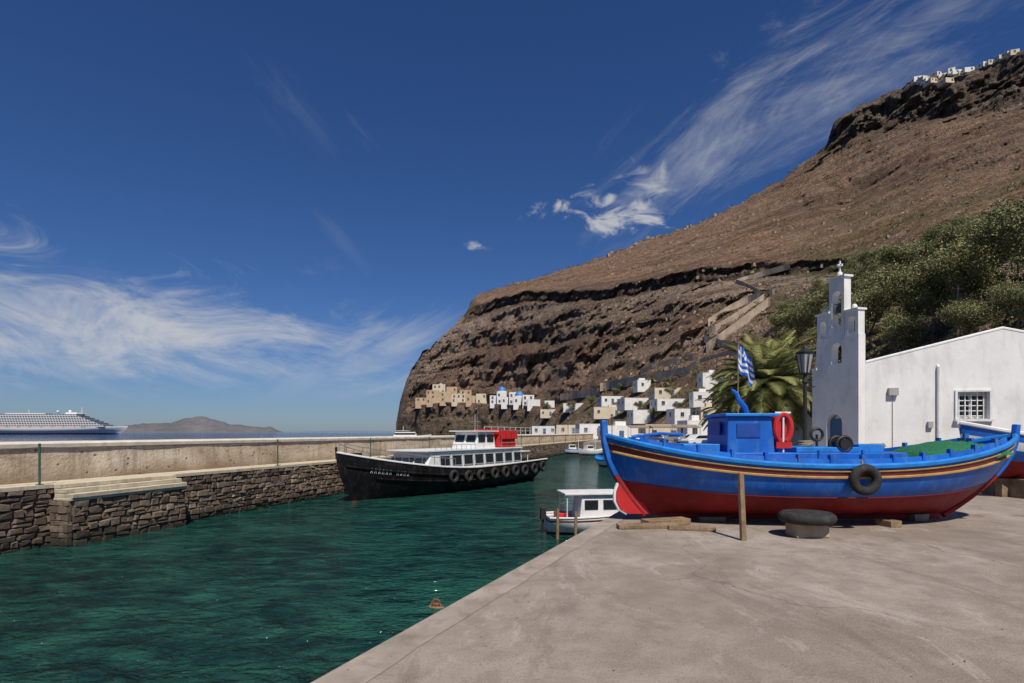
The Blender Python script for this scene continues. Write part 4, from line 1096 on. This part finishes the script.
me = bpy.data.meshes.new('flag'); me.from_pydata(V, [], [(i*(m_+1)+j, (i+1)*(m_+1)+j, (i+1)*(m_+1)+j+1, i*(m_+1)+j+1) for i in range(n_) for j in range(m_)])
at = me.attributes.new('fuv', 'FLOAT_VECTOR', 'POINT'); at.data.foreach_set('vector', [c for q in UVs for c in q])
me.polygons.foreach_set('use_smooth', [True]*len(me.polygons)); me.materials.append(flagmat())
fo = bpy.data.objects.new('flag', me); sc.collection.objects.link(fo); fo.parent = fp

# ------------------------------------------------------------------ vegetation
def leafmat(name, c0, c1):
    m, nt, b = newmat(name)
    at = nt.n('ShaderNodeAttribute', attribute_name='tone')
    c = nt.ramp(at.outputs['Fac'], [(0, c0), (1, c1)])
    nt.l(c, b.inputs['Base Color']); b.inputs['Roughness'].default_value = .55; b.inputs['Specular IOR Level'].default_value = .3
    return m
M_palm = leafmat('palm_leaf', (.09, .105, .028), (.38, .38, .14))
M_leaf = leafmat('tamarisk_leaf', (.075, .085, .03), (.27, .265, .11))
M_scrub = leafmat('scrub_leaf', (.07, .08, .03), (.22, .215, .09))
M_bark = mat('bark', (.16, .12, .08), .95, .4, 6, .8)
def palm(x, y, trunk, R, nfr, name='palm_tree'):
    pr = empty(name, (x, y, 0)); mb = MB()
    pts = [(.08*math.sin(i*.5), 0, trunk*i/12) for i in range(13)]; mb.tube(pts, [.30-.006*i+.03*(i%2) for i in range(13)], 12); mb.obj('trunk', M_bark, pr)
    mb = MB()
    for k in range(nfr):
        az = k*2.399+random.uniform(-.2, .2); el = math.radians(84 - 125*(k/nfr)**.95 + random.uniform(-8, 8)); L = R*random.uniform(.85, 1.12)
        p = Vector((pts[-1][0], 0, trunk)); seg = 14; sp = [p.copy()]; e = el; dirs = []
        for i in range(seg):
            d = Vector((math.cos(az)*math.cos(e), math.sin(az)*math.cos(e), math.sin(e))); dirs.append(d); p = p+d*L/seg; sp.append(p.copy()); e -= (1.15/seg)*(.4+i/seg)*(1.15 if el > 0 else .7)
        mb.tube(sp, [.025*(1-i/(seg+2)) for i in range(seg+1)], 4, 0, False)
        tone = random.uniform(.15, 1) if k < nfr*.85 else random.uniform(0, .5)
        for i in range(1, seg*3):
            f = i/(seg*3); a = f*seg; j = min(int(a), seg-1); q = sp[j].lerp(sp[j+1], a-j); d = dirs[j]
            side = d.cross(Vector((0,0,1))); side = side.normalized() if side.length > .01 else Vector((1,0,0)); up = side.cross(d)
            ll = R*.22*math.sin(math.pi*min(1, f*.82+.16))+.05
            for s_ in (-1, 1):
                tip = q + (side*s_*.75+d*.62+up*.28).normalized()*ll*random.uniform(.85, 1.1) - Vector((0,0,ll*.28)); wv = d*.018
                mid = (q+tip)/2 + up*.03
                mb.add([q-wv, q+wv, mid+wv*1.2, tip, mid-wv*1.2], [(0,1,2,3,4)], 0, min(1, max(0, tone+random.uniform(-.2, .2))))
    mb.obj('fronds', M_palm, pr, fixn=False)
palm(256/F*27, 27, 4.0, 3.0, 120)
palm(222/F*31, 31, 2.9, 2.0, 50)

def leaf_quad(mb, p, s_, tone):
    a = Vector((random.gauss(0,1), random.gauss(0,1), random.gauss(0,1))).normalized(); b_ = a.cross(Vector((random.gauss(0,1), random.gauss(0,1), random.gauss(0,1)))).normalized()
    mb.add([p-a*s_, p+b_*s_*.45, p+a*s_, p-b_*s_*.45], [(0,1,2,3)], 0, tone)
def tree_meshes(seed, hgt, R, nleaf):
    random.seed(seed); tr = MB(); lf = MB(); tips = []
    def grow(p, d, L, r, depth):
        pts = [p]; q = p.copy(); dd = d.copy()
        for i in range(4):
            dd = (dd+Vector((random.gauss(0,.13), random.gauss(0,.13), random.gauss(0,.06)))).normalized(); q = q+dd*L/4; pts.append(q.copy())
        tr.tube(pts, [r*(1-.12*i) for i in range(5)], 6, 0, False)
        if depth >= 3: tips.append(q); return
        if depth >= 1: tips.append(pts[2])
        for k in range(random.choice([3, 4])):
            a = random.uniform(0, 6.28); s_ = random.uniform(.45, .85)
            nd = (dd + Vector((math.cos(a)*s_, math.sin(a)*s_, random.uniform(-.1, .25)))).normalized(); grow(q, nd, L*random.uniform(.6, .8), r*.58, depth+1)
    grow(Vector((0,0,-.5)), Vector((random.uniform(-.15,.15), 0, 1)), hgt*.36, hgt*.03, 0)
    per = max(1, nleaf//len(tips))
    for t in tips:
        tone = random.uniform(.05, .9); rr = R*random.uniform(.14, .26)
        for k in range(per):
            v = Vector((random.gauss(0,1), random.gauss(0,1), random.gauss(0,.75)))*rr*.62
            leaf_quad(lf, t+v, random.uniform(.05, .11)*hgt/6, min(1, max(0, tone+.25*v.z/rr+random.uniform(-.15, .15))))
    return tr, lf
def to_mesh(mb, name, m):
    o = mb.obj(name, m, fixn=False); me_ = o.data; bpy.data.objects.remove(o); return me_
variants = []
for s_ in range(4):
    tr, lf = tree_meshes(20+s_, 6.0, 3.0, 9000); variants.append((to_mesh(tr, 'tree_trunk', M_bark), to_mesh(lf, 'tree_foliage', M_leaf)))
random.seed(11)
def place_tree(px, pybase, hpx, name='tamarisk_tree'):
    q = onhill(px, pybase); s_ = hpx/F*q.y/6.0
    e_ = empty(name, q, random.uniform(0, 6.28)); e_.scale = (s_, s_, s_)
    a, b_ = random.choice(variants)
    for nm, me_ in (('trunk', a), ('foliage', b_)):
        o_ = bpy.data.objects.new(nm, me_); sc.collection.objects.link(o_); o_.parent = e_
for (px, pb_, hp) in [(880,352,76),(905,345,92),(932,338,98),(958,330,84),(985,316,104),(1010,306,108),(1045,300,115),(850,330,54),(826,345,62),(868,305,46),(905,290,56),(945,272,52),(980,270,56),(1005,262,60),(1030,250,56),(800,352,50),(835,372,60),(890,368,60),(780,362,34),(1080,310,110),(970,352,60),(690,402,16),(672,398,14),(560,414,12),(575,412,13),(590,408,14),(545,412,10),(655,420,14),(726,392,30),(745,385,32),(700,385,18),(612,398,12),(860,345,56),(820,310,34),(1015,335,60),(640,412,12),(680,412,12),(710,408,16),(735,408,30),(790,322,26),(842,300,36),(925,312,70),
                      (870,335,60),(890,318,54),(915,328,66),(940,330,60),(965,300,60),(995,335,64),(1020,285,60),(860,282,34),(885,275,38),(918,262,40),(955,255,40),(815,328,40),(775,340,30),(668,386,10),(620,392,10),(600,410,12),(592,420,12),(700,398,14)]:
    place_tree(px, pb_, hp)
mb = MB()
for k in range(4200):
    if k < 2900: px = random.uniform(760, 1100); py = random.uniform(200, 350)
    elif k < 3600: px = random.uniform(540, 1000); py = random.uniform(300, 415)
    else: px = random.uniform(480, 1050); py = random.uniform(120, 330)
    if k < 2900 and (noise.noise(Vector((px*.02, py*.03, 0))) < -.2 or py < 350-(px-740)*.62): continue
    q = onhill(px, py); r = random.uniform(.4, 1.4)*min(1.6, max(.6, q.y/150)); tone = random.uniform(0, 1)
    for j in range(16 if q.y < 200 else 8):
        v = Vector((random.gauss(0,.5), random.gauss(0,.5), abs(random.gauss(0,.4))))*r; leaf_quad(mb, q+v, r*random.uniform(.2, .4), min(1, max(0, tone+random.uniform(-.3,.3))))
mb.obj('hillside_scrub', M_scrub, fixn=False)
mb = MB()
for k in range(700):
    px = random.uniform(600, 1060); py = random.uniform(200, 400); q = onhill(px, py); r = random.uniform(.25, 1.1)*max(.5, q.y/190)
    mb.box(q, (r*1.4, r*1.2, r), 0, random.uniform(0, 3), .7, random.random(), r*.18)
mb.obj('boulders', mat('boulder_rock', (.30, .21, .15), .95, .4, .5, .5, spec=.1))
for (px, pb_, hp) in [(958, 345, 60), (1018, 300, 45), (866, 335, 35), (770, 306, 28)]:
    q = onhill(px, pb_); hgt = hp/F*q.y; par = empty('utility_pole', q); mb = MB(); mb.tube([(0,0,-1),(0,0,hgt)], [.12,.09], 8); mb.box((0,0,hgt-.4), (1.2,.1,.1)); mb.obj('pole', M_wood, par)

# ------------------------------------------------------------------ cars, harbour clutter
def car(x, y, rz, m_):
    c = empty('parked_car', (x, y, 0), rz)
    pr = [(-2.05,.35),(-2.1,.75),(-1.95,.95),(-1.3,1.0),(-.8,1.42),(.5,1.45),(1.1,1.0),(1.9,.85),(2.1,.6),(2.08,.3)]
    mb = MB(); mb.prism(pr, 'Y', -.82, .82); mb.obj('body', m_, c, bevel=.08)
    mb = MB(); gl = [(-1.2,1.02),(-.76,1.36),(.44,1.38),(.98,1.02)]; mb.prism(gl, 'Y', -.828, .828); mb.obj('windows', M_glass, c)
    mb = MB()
    for sx in (-1.3, 1.3):
        for sy in (-.78, .78): mb.torus((sx, sy, .31), .21, .10, 'Y', 16, 8); mb.tube([(sx, sy-.06, .31), (sx, sy+.06, .31)], .17, 10)
    mb.obj('wheels', M_rubber, c, True)
for (px, Y, rz, m_) in [(700, 66, .3, M_carw), (672, 92, .2, M_cars), (655, 95, .1, M_carb), (690, 80, .1, M_cars), (640, 100, 0, M_carw), (722, 58, .5, M_carb)]:
    car((px-512)/F*Y, Y, rz, m_)
for (px, Y) in [(640, 108), (662, 106), (686, 98)]:
    a = empty('cafe_awning', ((px-512)/F*Y, Y, 0)); mb = MB(); mb.box((0,0,2.75), (4.2,3,.12), rot=Euler((.15,0,0)))
    for sx in (-2, 2):
        for sy in (-1.3, 1.3): mb.tube([(sx,sy,0),(sx,sy,2.7)], .04, 6)
    mb.obj('canopy', M_awn, a)
for (px, Y) in [(612, 104), (568, 118), (742, 60)]:
    lamp((px-512)/F*Y, Y, 5.0)
mb = MB()
for k in range(160):
    y = random.uniform(3, 14); x = Xe(y)+abs(random.gauss(0, 3.5))+.05; r = random.uniform(.003, .009)
    mb.box((x, y, r*.5+.006), (r*2, r*1.6, r), 0, random.uniform(0,3), .7, random.random(), r*.2)
mb.obj('grit', mat('grit_stone', (.28,.25,.21), .9, .3, 9))
